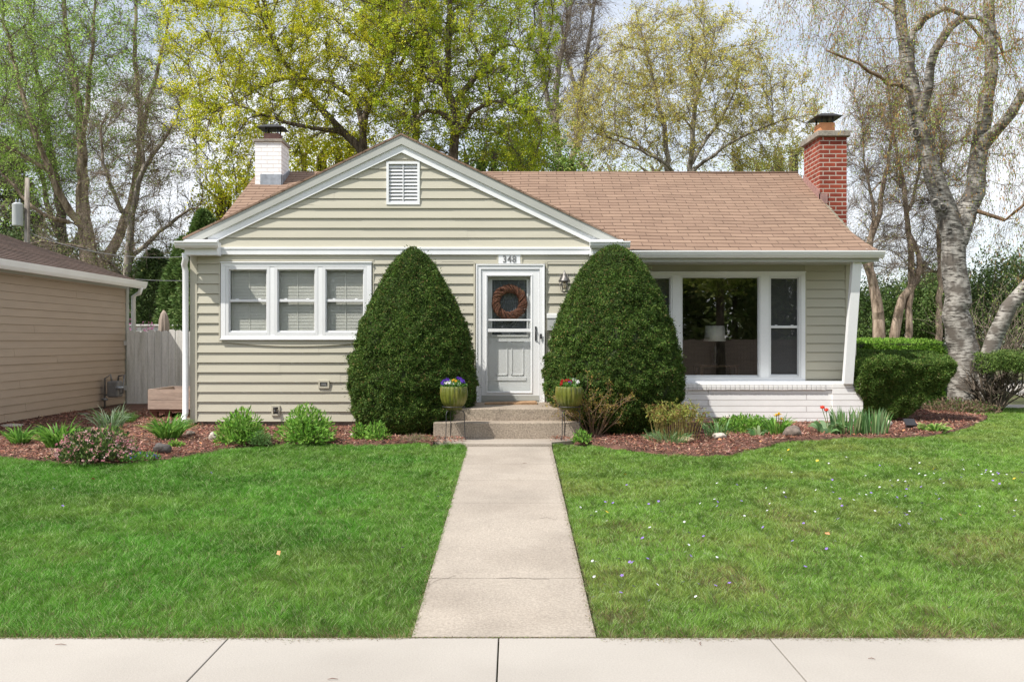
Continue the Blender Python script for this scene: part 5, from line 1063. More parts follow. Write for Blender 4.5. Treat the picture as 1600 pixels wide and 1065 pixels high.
def frusta(P_, par, r, k):
    n = len(P_); d = np.zeros((n, 3)); h = par >= 0; d[h] = unit(P_[h]-P_[par[h]])
    ch = np.full(n, -1)
    for i in range(n-1, -1, -1):
        if par[i] >= 0: ch[par[i]] = i
    root = ~h; d[root] = [0, 0, 1]
    ref = np.tile([1., .13, .07], (n, 1)); u = unit(np.cross(d, ref)); u = np.where((np.abs(d[:, :1]) > .93), unit(np.cross(d, np.tile([0, 1., 0], (n, 1)))), u); w = np.cross(d, u)
    a = np.arange(k)*2*np.pi/k; ring = P_[:, None]+r[:, None, None]*(np.cos(a)[None, :, None]*u[:, None]+np.sin(a)[None, :, None]*w[:, None])
    i = np.nonzero(h)[0]; p = par[i]
    main = r[i] > r[p]*.62
    base = ring[p].copy(); rr = np.where(main, r[p], np.minimum(r[i]*1.25, r[p]))[:, None, None]
    alt = P_[p][:, None]+rr*(np.cos(a)[None, :, None]*u[i][:, None]+np.sin(a)[None, :, None]*w[i][:, None])
    best = {}
    for j, q_ in zip(i, p):
        if q_ not in best or r[j] > r[best[q_]]: best[q_] = j
    cont = np.array([best[q_] == j for j, q_ in zip(i, p)]) & ((d[i]*d[p]).sum(1) > .3); base = np.where(cont[:, None, None], base, alt)
    V = np.concatenate([base, ring[i]], 1).reshape(-1, 3); o = 2*k*np.arange(len(i))[:, None]
    q = np.arange(k); Fq = np.stack([q, (q+1) % k, k+(q+1) % k, k+q], 1)
    return V, (o[:, :, None]+Fq[None]).reshape(-1, 4)
def twigs(P_, par, r, n, L_, seg=2, rt=.0035, maxr=.03, droop=0., k=3, spread=1.0):
    c = np.nonzero((r < maxr) & (par >= 0))[0]; i = c[rng.integers(0, len(c), n)]; t = rng.random((n, 1)); A = P_[i]*(1-t)+P_[par[i]]*t
    d = unit(unit(P_[i]-P_[par[i]])*.8+rng.normal(size=(n, 3))*.6*spread+[0, 0, .15]); L_ = rng.uniform(*L_, (n, 1)); pts = [A]
    for s in range(seg):
        d = unit(d+rng.normal(size=(n, 3))*.22+np.array([0, 0, -droop])); pts.append(pts[-1]+d*L_/seg)
    Vs = []; Fs = []; o = 0
    for s in range(seg):
        a, b = pts[s], pts[s+1]; dd = unit(b-a); u = unit(np.cross(dd, rng.normal(size=(n, 3)))); w = np.cross(dd, u); ra = rt*(1-s/seg*.6); rb = rt*(1-(s+1)/seg*.6)
        ang = np.arange(k)*2*np.pi/k; f_ = lambda c_, r_: c_[:, None]+r_*(np.cos(ang)[None, :, None]*u[:, None]+np.sin(ang)[None, :, None]*w[:, None])
        V = np.concatenate([f_(a, ra), f_(b, rb)], 1).reshape(-1, 3); q = np.arange(k); Fq = np.stack([q, (q+1) % k, k+(q+1) % k, k+q], 1)
        Fs.append((o+2*k*np.arange(n)[:, None, None]+Fq[None]).reshape(-1, 4)); Vs.append(V); o += len(V)
    return np.concatenate(Vs), np.concatenate(Fs), pts
def ell(c, rad, n, D, dy, pw=1.5):
    """attractors in an ellipsoid given in photo pixels at distance D, dy = depth radius in metres"""
    u = unit(rng.normal(size=(n, 3)))*(rng.random((n, 1))**(1/3*pw)); px = c[0]+u[:, 0]*rad[0]; py = c[1]+u[:, 1]*rad[1]
    return np.stack([(px-800)/F*D, D+u[:, 2]*dy, HC-(py-532.5)/F*D], 1)
def pth(rows, D, y0=None): # rows (px, py, r[, dy])
    return [(*P(a[0], a[1], D)[:1], D+(a[3] if len(a) > 3 else 0), P(a[0], a[1], D)[2], a[2]) for a in rows]
def tuft(C, n, spread, size, ratio=.6):
    i = rng.integers(0, len(C), n); return C[i]+rng.normal(size=(n, 3))*spread
def tree(name, label, D, paths, attr, bark, step=.35, kill=.55, tip=.007, ntw=6000, twL=(.3, .7), twr=.0045, droop=0, leaf=None, group=None, cat='tree', bias=(0, 0, .1), twm='twig', maxr=.035, jit=.18, rs=1.0):
    paths = [[(q[0], q[1], q[2], q[3]*rs) for q in p_] for p_ in paths]
    P_, par, r0, sn = colonize(paths, attr, step, kill, bias=bias, jit=jit); r = radii(P_, par, r0, tip)
    b = P_[0]; o = empty(name, (b[0], b[1], .39), label, cat, group)
    big = r > .035; idx = np.nonzero(big)[0]
    V, Fq = frusta(P_, par, r, 5); 
    # thick limbs get rounder sections
    n_ = len(P_); sel = np.nonzero(par >= 0)[0]; thick = r[sel] > .04
    Vt, Ft = frusta(P_, par, r, 10)
    Vt = Vt.reshape(-1, 20, 3)[thick].reshape(-1, 3); Ft = Ft.reshape(-1, 10, 4)[:thick.sum()].reshape(-1, 4)
    Vn = V.reshape(-1, 10, 3)[~thick].reshape(-1, 3); Fn = Fq.reshape(-1, 5, 4)[:(~thick).sum()].reshape(-1, 4)
    if len(Vt): npobj('trunk', Vt, Ft, M[bark], o, smooth=True)
    Vw, Fw, pts = twigs(P_, par, r, ntw, twL, rt=twr, maxr=maxr, droop=droop)
    Vb, Fb, _ = merge([(Vn, Fn, 0), (Vw, Fw, 0)]); npobj('branches', Vb, Fb, M[twm], o)
    tips = np.concatenate([pts[-1], pts[1], pts[-1]])
    if leaf:
        for lf in (leaf if isinstance(leaf, list) else [leaf]):
            n, cl, spread, Ls, Ws, cols = lf[:6]; T = tips if len(lf) < 7 else tips[lf[6](tips)]
            if len(T) == 0: continue
            cen = T[rng.integers(0, len(T), cl)]+rng.normal(size=(cl, 3))*.03; ci = rng.integers(0, cl, n); C = cen[ci]+rng.normal(size=(n, 3))*spread
            cc = pick(cols, cl)*rng.uniform(.75, 1.25, (cl, 1)); V, Fc = cards(C, rng.normal(size=(n, 3))+[0, 0, .3], rng.uniform(*Ls, n), rng.uniform(*Ws, n))
            npobj(lf[7] if len(lf) > 7 else 'leaves', V, Fc, M['leaf'], o, col=vcol(cc[ci], n, 4, .15))
    return o, P_, r, tips
YG_ = [(.68, .67, .032), (.58, .61, .035), (.76, .72, .06), (.44, .51, .03)]
YG2 = [(.50, .56, .035), (.40, .50, .03), (.60, .62, .05), (.30, .42, .03)]
# big flowering maples behind the roof
D = 27
pa = [pth([(588, 540, .34), (586, 400, .31), (580, 300, .28), (572, 250, .25), (560, 232, .2), (535, 205, .17), (505, 175, .15), (478, 145, .13), (452, 112, .11), (430, 70, .09), (412, 30, .07), (398, -20, .05)], D),
      pth([(572, 250, .2), (569, 205, .17, -.3), (584, 168, .15, -.5), (606, 142, .13, -.6), (617, 95, .11, -.7), (630, 50, .09, -.6), (642, 0, .07, -.4), (650, -60, .04)], D),
      pth([(569, 205, .14, -.3), (556, 160, .12, .2), (520, 125, .10, .6), (488, 112, .09, .9), (450, 108, .07, 1.0), (400, 118, .05, 1.0), (350, 150, .03, .8)], D),
      pth([(535, 205, .13), (500, 212, .09, -.9), (450, 205, .07, -1.5), (400, 190, .05, -1.8), (350, 200, .03, -1.8)], D),
      pth([(478, 145, .09), (440, 150, .07, .6), (390, 130, .05, 1.2), (340, 90, .03, 1.6)], D),
      pth([(606, 142, .09, -.6), (640, 110, .07, -1.2), (670, 60, .05, -1.8), (680, -20, .03, -2)], D)]
at = np.concatenate([ell((450, 60), (185, 200), 1500, D, 3.2), ell((355, 205), (80, 110), 420, D-1, 2.0, 1.2), ell((310, 90), (50, 110), 260, D-.5, 2.0, 1.2), ell((560, 110), (110, 150), 500, D, 2.6)])
tree('maple_tree', 'large yellow green budding maple rising behind the white chimney', D, pa, at, 'bark', ntw=6500, twL=(.25, .6), twm='bark', rs=.62, leaf=(115000, 8200, .05, (.035, .065), (.028, .05), YG_), step=.33, kill=.5, tip=.009, twr=.006)
D = 26
pb = [pth([(706, 540, .28), (707, 320, .24), (709, 250, .2), (712, 200, .19), (708, 165, .18), (692, 128, .15), (676, 85, .13), (664, 40, .11), (656, -20, .08), (650, -90, .05)], D),
      pth([(708, 165, .14), (722, 140, .12, .3), (742, 112, .10, .4), (765, 82, .08, .5), (792, 62, .06, .6), (835, 68, .04, .7), (860, 90, .025, .7)], D),
      pth([(700, 150, .13), (702, 100, .11, -.4), (704, 50, .10, -.5), (704, 0, .08, -.5), (712, -70, .05)], D),
      pth([(709, 195, .11), (690, 180, .09, -.3), (668, 180, .08, -.5), (652, 196, .06, -.6), (640, 225, .05, -.6)], D),
      pth([(710, 215, .10), (740, 190, .07, -1.0), (780, 180, .05, -1.6), (820, 200, .03, -2)], D),
      pth([(692, 128, .10), (660, 110, .07, .8), (640, 70, .05, 1.4), (600, 30, .03, 2)], D)]
at = np.concatenate([ell((715, 40), (165, 190), 1400, D, 3.4), ell((800, 190), (80, 90), 420, D, 2.6, 1.2), ell((660, 215), (90, 50), 120, D, 2.2)])
tree('maple_tree', 'yellow green budding maple whose dark fork stands right of the gable peak', D, pb, at, 'bark', ntw=6000, twL=(.25, .6), twm='bark', rs=.78, leaf=(98000, 6800, .05, (.035, .065), (.028, .05), YG2), step=.33, kill=.5, tip=.009, twr=.006)
D = 29
pc = [pth([(652, 540, .2), (650, 260, .15), (649, 200, .13), (652, 150, .12), (662, 95, .10), (655, 40, .08), (645, -40, .05)], D)]
tree('slim_tree', 'slim dark trunk between the two big maples above the gable peak', D, pc, ell((650, 80), (110, 170), 420, D, 2.4), 'bark', ntw=3000, leaf=(10000, 1100, .07, (.045, .085), (.035, .06), YG2))
# pale yellow spreading tree behind the main roof
D = 33
pd = [pth([(1042, 540, .3), (1042, 300, .22), (1042, 250, .18), (1036, 195, .15), (1024, 140, .12), (1012, 85, .09), (1000, 40, .06), (992, 10, .03)], D),
      pth([(1076, 540, .3), (1078, 300, .22), (1078, 240, .18, -.3), (1080, 190, .15, -.4), (1090, 135, .11, -.5), (1108, 80, .08, -.4), (1120, 40, .04)], D),
      pth([(1078, 262, .14), (1100, 225, .12, .4), (1132, 180, .09, .6), (1158, 130, .06, .8), (1168, 90, .03, 1)], D),
      pth([(1042, 262, .12), (1015, 232, .09, .5), (975, 205, .07, .8), (935, 190, .05, 1), (905, 150, .03, 1)], D),
      pth([(1078, 270, .12), (1120, 240, .09, -.8), (1170, 215, .06, -1.2), (1220, 200, .04, -1.4), (1250, 215, .02, -1.4)], D),
      pth([(1060, 280, .12), (1030, 262, .09, -1), (990, 250, .07, -1.6), (940, 235, .04, -2), (905, 240, .02, -2)], D)]
at = np.concatenate([ell((1065, 135), (150, 128), 1500, D, 3.6, 1.2), ell((1190, 190), (95, 90), 500, D, 2.8, 1.2), ell((930, 190), (60, 90), 350, D, 2.6, 1.2)])
tree('spreading_tree', 'round crowned tree with sparse yellow buds behind the main roof', D, pd, at, 'bark_grey', ntw=8000, twL=(.3, .7), twr=.005, rs=.55, leaf=(80000, 13000, .045, (.04, .075), (.025, .045), [(.62, .54, .11), (.70, .63, .15), (.50, .52, .12), (.44, .36, .11)]), step=.36, kill=.5, tip=.008)
# tall bare upright tree between the maple and the pale tree
D = 40
pe = [pth([(880, 540, .35), (876, 300, .25), (868, 200, .17), (872, 110, .12), (888, 30, .08), (900, -60, .04)], D), pth([(880, 300, .2), (898, 230, .14), (906, 150, .11), (920, 70, .08), (932, -20, .04)], D), pth([(868, 200, .12), (850, 130, .09), (845, 60, .06), (850, -20, .03)], D), pth([(906, 150, .1), (890, 90, .07, 1), (880, 20, .04, 1)], D)]
tree('bare_tree', 'tall bare upright grey tree between the maple and the round crowned tree', D, pe, np.concatenate([ell((888, 60), (62, 190), 700, D, 2.5)]), 'bark_grey', ntw=6000, twL=(.5, 1.2), twr=.006, bias=(0, 0, .5), leaf=(1500, 900, .05, (.04, .08), (.03, .05), [(.45, .4, .12)]), step=.4, kill=.5)
# left group
GL = [(.34, .54, .09), (.42, .62, .13), (.50, .66, .17), (.26, .42, .08)]
D = 31
pf = [pth([(142, 560, .62), (142, 470, .5), (140, 420, .42), (134, 360, .34), (130, 300, .28), (128, 230, .22), (122, 160, .17), (110, 90, .13), (100, 20, .1), (95, -80, .05)], D),
      pth([(142, 440, .3), (160, 400, .26, .4), (182, 345, .22, .6), (196, 280, .19, .8), (204, 210, .16, .8), (202, 140, .13, .8), (196, 60, .10, .8), (198, -30, .06, .8)], D),
      pth([(134, 360, .2), (112, 320, .17, -.5), (92, 265, .14, -.8), (72, 200, .12, -1), (50, 120, .09, -1), (30, 40, .06, -1)], D),
      pth([(204, 205, .12, .8), (226, 150, .10, .4), (246, 95, .08, .2), (262, 30, .05)], D), pth([(128, 240, .13), (150, 170, .11, -.6), (160, 90, .08, -.8), (165, 0, .05, -.8)], D),
      pth([(95, 275, .1, -.8), (60, 250, .08, -1.4), (20, 230, .05, -2)], D), pth([(120, 350, .12), (85, 340, .09, -.8), (50, 300, .07, -1.2), (20, 260, .04, -1.4)], D)]
at = np.concatenate([ell((110, 90), (175, 210), 1250, D, 4.2), ell((40, 230), (80, 110), 250, D, 3), ell((210, 120), (80, 200), 350, D, 3)])
tree('budding_tree', 'big pale barked tree at upper left with fresh light green leaves', D, pf, at, 'bark_tan', rs=.68, ntw=9000, twL=(.35, .9), twr=.0055, leaf=[(40000, 7500, .08, (.045, .09), (.03, .055), GL, lambda t: (t[:, 0] < X(125, 31)+rng.normal(size=len(t))*1.1) & (t[:, 2] > Z(260, 31)-rng.random(len(t))*1.5)), (9000, 3000, .07, (.05, .09), (.03, .06), GL, lambda t: t[:, 0] > X(150, 31), 'scattered_leaves')], step=.38, kill=.55)
D = 28
pg = [pth([(200, 560, .26), (199, 470, .22), (201, 410, .19), (206, 350, .16), (212, 300, .13), (228, 258, .11), (252, 222, .09), (276, 185, .05), (285, 140, .03)], D), pth([(206, 355, .12), (188, 310, .10, -.4), (176, 262, .08, -.6), (170, 200, .05, -.6)], D), pth([(201, 405, .12), (225, 370, .10, .6), (258, 335, .08, .9), (290, 318, .05, 1)], D), pth([(212, 300, .09), (215, 250, .08, .5), (205, 200, .06, .6), (210, 140, .03, .6)], D),
      pth([(199, 440, .1), (170, 400, .08, -.8), (120, 385, .05, -1.2), (70, 390, .03, -1.4)], D)]
at = np.concatenate([ell((225, 250), (85, 130), 600, D, 2.8), ell((225, 390), (95, 80), 300, D, 2.4), ell((120, 400), (90, 50), 180, D, 2)])
tree('brown_twiggy_tree', 'brownish twiggy tree with hardly any leaves left of the white chimney', D, pg, at, 'bark_grey', rs=.62, ntw=7000, twL=(.25, .7), twr=.0048, leaf=(9000, 4000, .06, (.035, .07), (.025, .045), [(.22, .27, .07), (.30, .32, .11), (.28, .22, .13)]), step=.33, kill=.45, jit=.35)
D = 34
ph = [pth([(95+k*0, 560, .3), (98, 400, .2), (90, 300, .15), (70, 180, .10), (50, 60, .06), (40, -60, .03)], D), pth([(98, 400, .15), (70, 360, .12, 1), (40, 300, .09, 1.5), (10, 200, .06, 2), (-20, 100, .03, 2)], D), pth([(98, 400, .12), (115, 340, .1, 1), (108, 240, .07, 1)], D)]
tree('bare_tree', 'thin dark bare tree in the far left corner behind the garage roof', D, ph, np.concatenate([ell((50, 200), (90, 220), 900, D, 3)]), 'bark', ntw=5000, twL=(.4, 1.0), twr=.006, leaf=(14000, 3500, .09, (.05, .1), (.035, .06), GL), step=.4, kill=.55)

# conifers
def conifer(name, label, cat, x, y, h, rb, n, cols, zb=1.0, L_=(.10, .22), W_=(.03, .06), pw=.85, layers=None, zr=.39, droop=-.1, group=None, lump=.3, mt='needle'):
    o = empty(name, (x, y, zr), label, cat, group); mb_ = MB(); mb_.tube([(x, y, zr), (x+.1, y, zr+h*.5), (x, y, zr+h)], [.09+h*.012, .07, .01], 8); mb_.build('trunk', M['bark'], o)
    t = 1-rng.random(n)**.6 if not layers else None
    if layers: lv = rng.integers(0, layers, n); t = (lv+rng.random(n)**2*.55)/layers
    else: t = rng.random(n)**.8
    th = rng.uniform(0, 6.283, n); r = rb*(1-t)**pw*(1+lump*(vn(th*1.6, t*h*1.3, 1, x)-.5)*2+lump*.6*(vn(th*5, t*h*4, 1, x+2)-.5)*2)*(1-rng.random(n)**2.2*.75)
    C = np.stack([x+r*np.cos(th), y+r*np.sin(th), zr+zb+t*(h-zb)+r*droop], 1); out = np.stack([np.cos(th), np.sin(th), np.full(n, .1+droop)], 1)
    V, Fc = cards(C, out+rng.normal(size=(n, 3))*.5, rng.uniform(*L_, n), rng.uniform(*W_, n)); npobj('foliage', V, Fc, M[mt], o, col=vcol(pick(cols, n), n, 4, .3)); return o
DG = [(.055, .09, .035), (.08, .12, .04), (.11, .16, .055)]; AG = [(.075, .13, .035), (.11, .18, .045), (.16, .24, .07)]
conifer('spruce', 'dark blackish green spruce at the left edge behind the garage', 'spruce', X(5, 36), 36, 9.2, 2.6, 26000, DG, layers=13, L_=(.15, .35), W_=(.04, .09), pw=.8, droop=-.25)
for (px, D, top, rb, lb) in ((318, 24, 330, .95, 'bushy green arborvitae touching the left corner of the house'), (288, 25, 372, 1.0, 'arborvitae just left of the tall bushy one beside the house corner'), (240, 27, 392, 1.1, 'shorter dark arborvitae behind the closed patio umbrella')):
    conifer('arborvitae', lb, 'arborvitae', X(px, D), D, Z(top, D)-.39, rb, 26000, AG if px != 240 else DG+[(.09, .14, .04)], zb=.1, L_=(.07, .15), W_=(.02, .045), pw=.6, lump=.42, droop=.1)
def thicket(name, label, cat, spec, n, cols, L_=(.08, .16), W_=(.03, .06), stems=0, group=None):
    """irregular bush made of several leaf masses; spec = [(px, py, rx px, ry px, D, dy)]"""
    c0 = spec[0]; o = empty(name, (X(c0[0], c0[4]), c0[4], .39), label, cat, group); Vs = []
    w = np.array([s[2]*s[3] for s in spec], float); w /= w.sum()
    for s, q in zip(spec, w):
        m = int(n*q); u = unit(rng.normal(size=(m, 3))); k = (1-rng.random(m)**2*.7)*(1+.5*(vn(u[:, 0]*3+s[0], u[:, 1]*3+u[:, 2]*2.5, 1, s[1])-.5)*2+.25*(vn(u[:, 0]*8, u[:, 1]*8+u[:, 2]*7, 1, s[1])-.5)*2)
        C = np.stack([X(s[0], s[4])+u[:, 0]*k*s[2]*s[4]/F, s[4]+u[:, 2]*k*s[5], Z(s[1], s[4])+u[:, 1]*k*s[3]*s[4]/F], 1); C = C[C[:, 2] > .4]
        V, Fc = cards(C, rng.normal(size=C.shape)+[0, 0, .2], rng.uniform(*L_, len(C)), rng.uniform(*W_, len(C))); Vs.append((V, Fc, vcol(pick(cols, len(C)), len(C), 4, .3)))
    V, Fc, c = merge(Vs); npobj('foliage', V, Fc, M['needle'], o, col=c)
    mb_ = MB()
    for s in spec:
        for _ in range(5):
            x = X(s[0], s[4])+random.uniform(-.5, .5)*s[2]*s[4]/F; mb_.tube([(x, s[4], .3), (x+random.uniform(-.3, .3), s[4]+random.uniform(-.3, .3), Z(s[1], s[4])), (x+random.uniform(-.6, .6), s[4], Z(s[1]-s[3]*.7, s[4]))], [.035+.014*Z(s[1], s[4]), .025+.008*Z(s[1], s[4]), .01], 5)
    mb_.build('stems', M['bark'], o); return o
thicket('evergreen_thicket', 'dark tangled evergreen thicket behind the garage roof and board fence', 'thicket', [(60, 430, 80, 50, 33, 2), (150, 450, 60, 70, 33, 2), (20, 400, 50, 50, 32, 2), (215, 470, 50, 50, 32, 2)], 30000, DG+[(.10, .14, .05)])
thicket('understory_bush', 'loose mid green bush filling the gap above the board fence', 'bush', [(225, 445, 40, 45, 29, 1.2), (185, 470, 45, 35, 29, 1.2), (290, 440, 40, 50, 28, 1)], 12000, [(.10, .16, .04), (.16, .24, .07), (.22, .27, .10)], (.05, .1), (.03, .05))
thicket('yellow_green_bush', 'yellow green bush low behind the white chimney and the gable', 'bush', [(345, 310, 30, 40, 30, 1), (400, 290, 45, 30, 30, 1.5), (320, 350, 20, 40, 30, 1), (495, 245, 70, 38, 31, 1.5), (560, 235, 50, 30, 31, 1.5)], 13000, YG_, (.06, .1), (.04, .06))
c = (X(219, 22.5), 22.5, .4); o = empty('redbud', c, 'pink blossoming branches showing over the board fence beside the garage', 'redbud'); t = skeleton_shrub(o, c, 7, 2.1, .35, M['bark'], .014, gen=2)
tips_cards(t[t[:, 2] > 1.3], 1100, .03, [(.60, .18, .42), (.50, .14, .34), (.68, .30, .5)], (.025, .05), (.02, .035), o, 'blossom')
# behind the main roof: green filler and far woods
thicket('roofline_bush', 'green leafy bush just above the roof ridge behind the gable', 'bush', [(820, 235, 60, 45, 31, 2), (760, 250, 50, 35, 31, 2), (880, 262, 50, 25, 32, 2)], 9000, [(.16, .28, .05), (.24, .36, .07), (.32, .42, .09)], (.06, .12), (.04, .07))
thicket('far_roofline_bush', 'sparse yellow green bush low behind the round crowned tree', 'bush', [(1180, 262, 70, 30, 38, 2), (1000, 268, 90, 20, 38, 2), (1230, 245, 40, 30, 38, 2)], 5500, [(.34, .38, .08), (.24, .32, .08), (.45, .46, .12)], (.06, .12), (.03, .06))

# right side: bare trees beyond the hedge, evergreen wall behind
D = 28; nb = (.14, .10)
spec = [('leaning bare tan tree nearest the slanted post of the house', [[(1374, 600, .34), (1374, 520, .30), (1369, 470, .26), (1362, 430, .22), (1352, 405, .18), (1368, 350, .14), (1380, 290, .11), (1392, 220, .07), (1400, 150, .04)], [(1362, 430, .12), (1362, 380, .10), (1364, 320, .08), (1352, 250, .05), (1345, 180, .03)], [(1352, 405, .1), (1330, 385, .07), (1318, 340, .04)]], (1365, 240), (60, 150)),
        ('twisted two stemmed bare tree in the middle of the right hand gap', [[(1392, 600, .28), (1398, 520, .24), (1410, 465, .2), (1432, 435, .17), (1436, 400, .13), (1420, 360, .09), (1412, 310, .05)], [(1420, 600, .2), (1420, 520, .19), (1418, 480, .17), (1424, 440, .16), (1421, 380, .14), (1417, 330, .12), (1408, 270, .10), (1395, 210, .07), (1390, 140, .04)], [(1417, 330, .09), (1432, 290, .07), (1440, 220, .05), (1446, 160, .03)], [(1408, 290, .08), (1392, 278, .06), (1375, 285, .05), (1362, 300, .03)]], (1415, 230), (70, 150)),
        ('straight bare tan tree just left of the birch trunk', [[(1466, 600, .18), (1467, 500, .16), (1470, 430, .14), (1466, 360, .11), (1472, 280, .07), (1468, 200, .04)]], (1470, 250), (50, 130))]
for lb, ps, c_, r_ in spec:
    tree('bare_tree', lb, D, [pth(q, D) for q in ps], np.concatenate([ell(c_, r_, 420, D, 2.0), ell((c_[0], 390), (r_[0]*.9, 60), 110, D, 1.6)]), 'bark_tan', rs=.6, ntw=3600, twL=(.3, .8), twr=.005, leaf=(2200, 1300, .05, (.03, .06), (.02, .04), [(.30, .32, .09), (.40, .38, .12)]), step=.35, kill=.5, jit=.3, tip=.006)
thicket('evergreen_screen', 'tall dark green evergreen screen closing the view right of the house', 'evergreen screen', [(1360, 500, 50, 55, 34, 1.5), (1430, 490, 55, 60, 34, 1.5), (1470, 480, 50, 70, 33, 1.5)], 42000, AG, (.08, .15), (.03, .06))
thicket('evergreen_screen', 'dark green evergreen mass to the right of the birch trunk', 'evergreen screen', [(1550, 480, 50, 75, 30, 1.5), (1600, 470, 60, 90, 30, 2), (1650, 480, 60, 80, 30, 1.5), (1720, 480, 70, 90, 30, 1.5)], 42000, AG+[(.09, .12, .05)], (.08, .15), (.03, .06))
c = (X(1556, 24), 24, .4); o = empty('brushy_shrub', c, 'grey brushy bare shrub in front of the evergreen mass right of the birch', 'shrub'); t = skeleton_shrub(o, c, 30, 3.0, .7, M['twig'], .014, gen=2); tips_cards(t, 1200, .04, [(.2, .3, .08), (.3, .36, .12)], (.03, .06), (.02, .04), o)

# the birch
D = 18
B = lambda rows: pth(rows, D)
pz = [B([(1507, 668, .40), (1507, 655, .345), (1508, 638, .315), (1508, 610, .295), (1507, 570, .28), (1502, 530, .265), (1497, 490, .255), (1494, 450, .25), (1492, 410, .25), (1491, 378, .26), (1486, 350, .22), (1476, 322, .19), (1464, 292, .175), (1455, 260, .165), (1445, 225, .155), (1434, 190, .145), (1427, 150, .135), (1420, 110, .125), (1412, 70, .115), (1405, 25, .10), (1402, -30, .08), (1400, -110, .05)]),
      B([(1496, 385, .23), (1506, 352, .205, .1), (1520, 322, .19, .2), (1531, 296, .18, .2), (1537, 262, .165, .2), (1540, 225, .155, .2), (1546, 190, .145, .2), (1550, 150, .13, .2), (1556, 105, .12, .2), (1556, 55, .11, .2), (1553, 5, .10, .2), (1556, -60, .08, .2), (1560, -140, .05, .2)]),
      B([(1542, 228, .11, .2), (1556, 205, .10, 0), (1572, 182, .095, -.2), (1584, 155, .085, -.3), (1600, 130, .08, -.4), (1630, 80, .06, -.5), (1660, 20, .04, -.5)]),
      B([(1437, 195, .12), (1441, 140, .085, -.2), (1447, 90, .08, -.4), (1462, 60, .075, -.5), (1482, 42, .07, -.5), (1505, 38, .065, -.5), (1525, 50, .055, -.5), (1540, 75, .045, -.5), (1548, 105, .03, -.5)]),
      B([(1425, 130, .10), (1432, 80, .08, .3), (1444, 40, .075, .5), (1466, 12, .07, .6), (1496, -4, .06, .6), (1520, 0, .05, .6), (1540, 22, .04, .6), (1562, 55, .03, .6)]),
      B([(1522, 640, .17, -.15), (1530, 600, .17, -.2), (1533, 560, .165, -.25), (1542, 528, .16, -.3), (1550, 505, .15, -.35), (1562, 480, .14, -.4), (1578, 455, .13, -.5), (1596, 430, .12, -.6), (1620, 395, .11, -.7), (1650, 350, .09, -.8), (1680, 290, .06, -.9), (1700, 230, .04, -1)]),
      B([(1428, 145, .06), (1395, 140, .04, -.3), (1370, 142, .035, -.5), (1335, 128, .03, -.7), (1300, 108, .025, -.8), (1270, 100, .02, -.8)]),
      B([(1402, 0, .07), (1370, -50, .05, -.3), (1320, -80, .04, -.5), (1260, -80, .03, -.7), (1210, -50, .02, -.8), (1180, -20, .012, -.8)]),
      B([(1403, 20, .06), (1375, -20, .04, .5), (1330, -45, .03, 1), (1290, -40, .02, 1.2)]),
      B([(1560, 345, .035, -.3), (1580, 310, .03, -.8), (1600, 285, .025, -1), (1640, 250, .02, -1)]), B([(1552, 130, .06, .2), (1575, 90, .045, .8), (1600, 60, .03, 1.2), (1650, 40, .02, 1.4)])]
at = np.concatenate([ell((1480, -10), (230, 150), 900, D, 3.2), ell((1530, 150), (120, 120), 420, D, 2.4), ell((1300, -50), (130, 60), 240, D, 1.8), ell((1600, 250), (70, 120), 220, D, 1.8), ell((1420, 150), (90, 80), 160, D, 1.6)])
P_, par, r0, sn = colonize(pz, at, .28, .5, bias=(0, 0, -.02), jit=.3); r = radii(P_, par, r0, .0055)
bo = empty('birch', (P_[0][0], 18, .39), 'big white barked weeping birch with hanging catkins right of the house', 'birch')
sel = np.nonzero(par >= 0)[0]; thick = r[sel] > .035
Vt, Ft = frusta(P_, par, r, 18); Vt = Vt.reshape(-1, 36, 3)[thick].reshape(-1, 3); Ft = Ft.reshape(-1, 18, 4)[:thick.sum()].reshape(-1, 4); npobj('trunk', Vt, Ft, M['birch'], bo, smooth=True)
V, Fq = frusta(P_, par, r, 4); Vn = V.reshape(-1, 8, 3)[~thick].reshape(-1, 3); Fn = Fq.reshape(-1, 4, 4)[:(~thick).sum()].reshape(-1, 4)
# hanging strands
c = np.nonzero((r < .034) & (par >= 0))[0]; ns = 1900; i = c[rng.integers(0, len(c), ns)]; A = P_[i]; dn = unit(rng.normal(size=(ns, 3))*[1, 1, .3]+[0, 0, .1]); Ls = rng.uniform(.5, 2.0, (ns, 1))*(.5+.9*vn(A[:, 0]*1.1, A[:, 1]*1.1+A[:, 2]*.3, 1, 3)[:, None]); pts = [A]; seg = 7
for s in range(seg): dn = unit(dn*.72+np.array([0, 0, -.42])+rng.normal(size=(ns, 3))*.20); pts.append(pts[-1]+dn*Ls/seg)
parts_ = [(Vn, Fn, 0)]; ang = np.arange(3)*2*np.pi/3
for s in range(seg):
    a, b = pts[s], pts[s+1]; u = unit(np.cross(unit(b-a), np.tile([.3, 1., .2], (ns, 1)))); w = np.cross(unit(b-a), u); rr = .0036-.0003*s
    f_ = lambda c_, r_: c_[:, None]+r_*(np.cos(ang)[None, :, None]*u[:, None]+np.sin(ang)[None, :, None]*w[:, None]); V = np.concatenate([f_(a, rr), f_(b, rr-.0004)], 1).reshape(-1, 3); q = np.arange(3)
    parts_.append((V, (6*np.arange(ns)[:, None, None]+np.stack([q, (q+1) % 3, 3+(q+1) % 3, 3+q], 1)[None]).reshape(-1, 4), 0))
V, Fq, _ = merge(parts_); npobj('hanging_branches', V, Fq[0], M['redtwig'], bo)
allp = np.concatenate(pts[2:]); keep = allp[allp[:, 2] > .9]
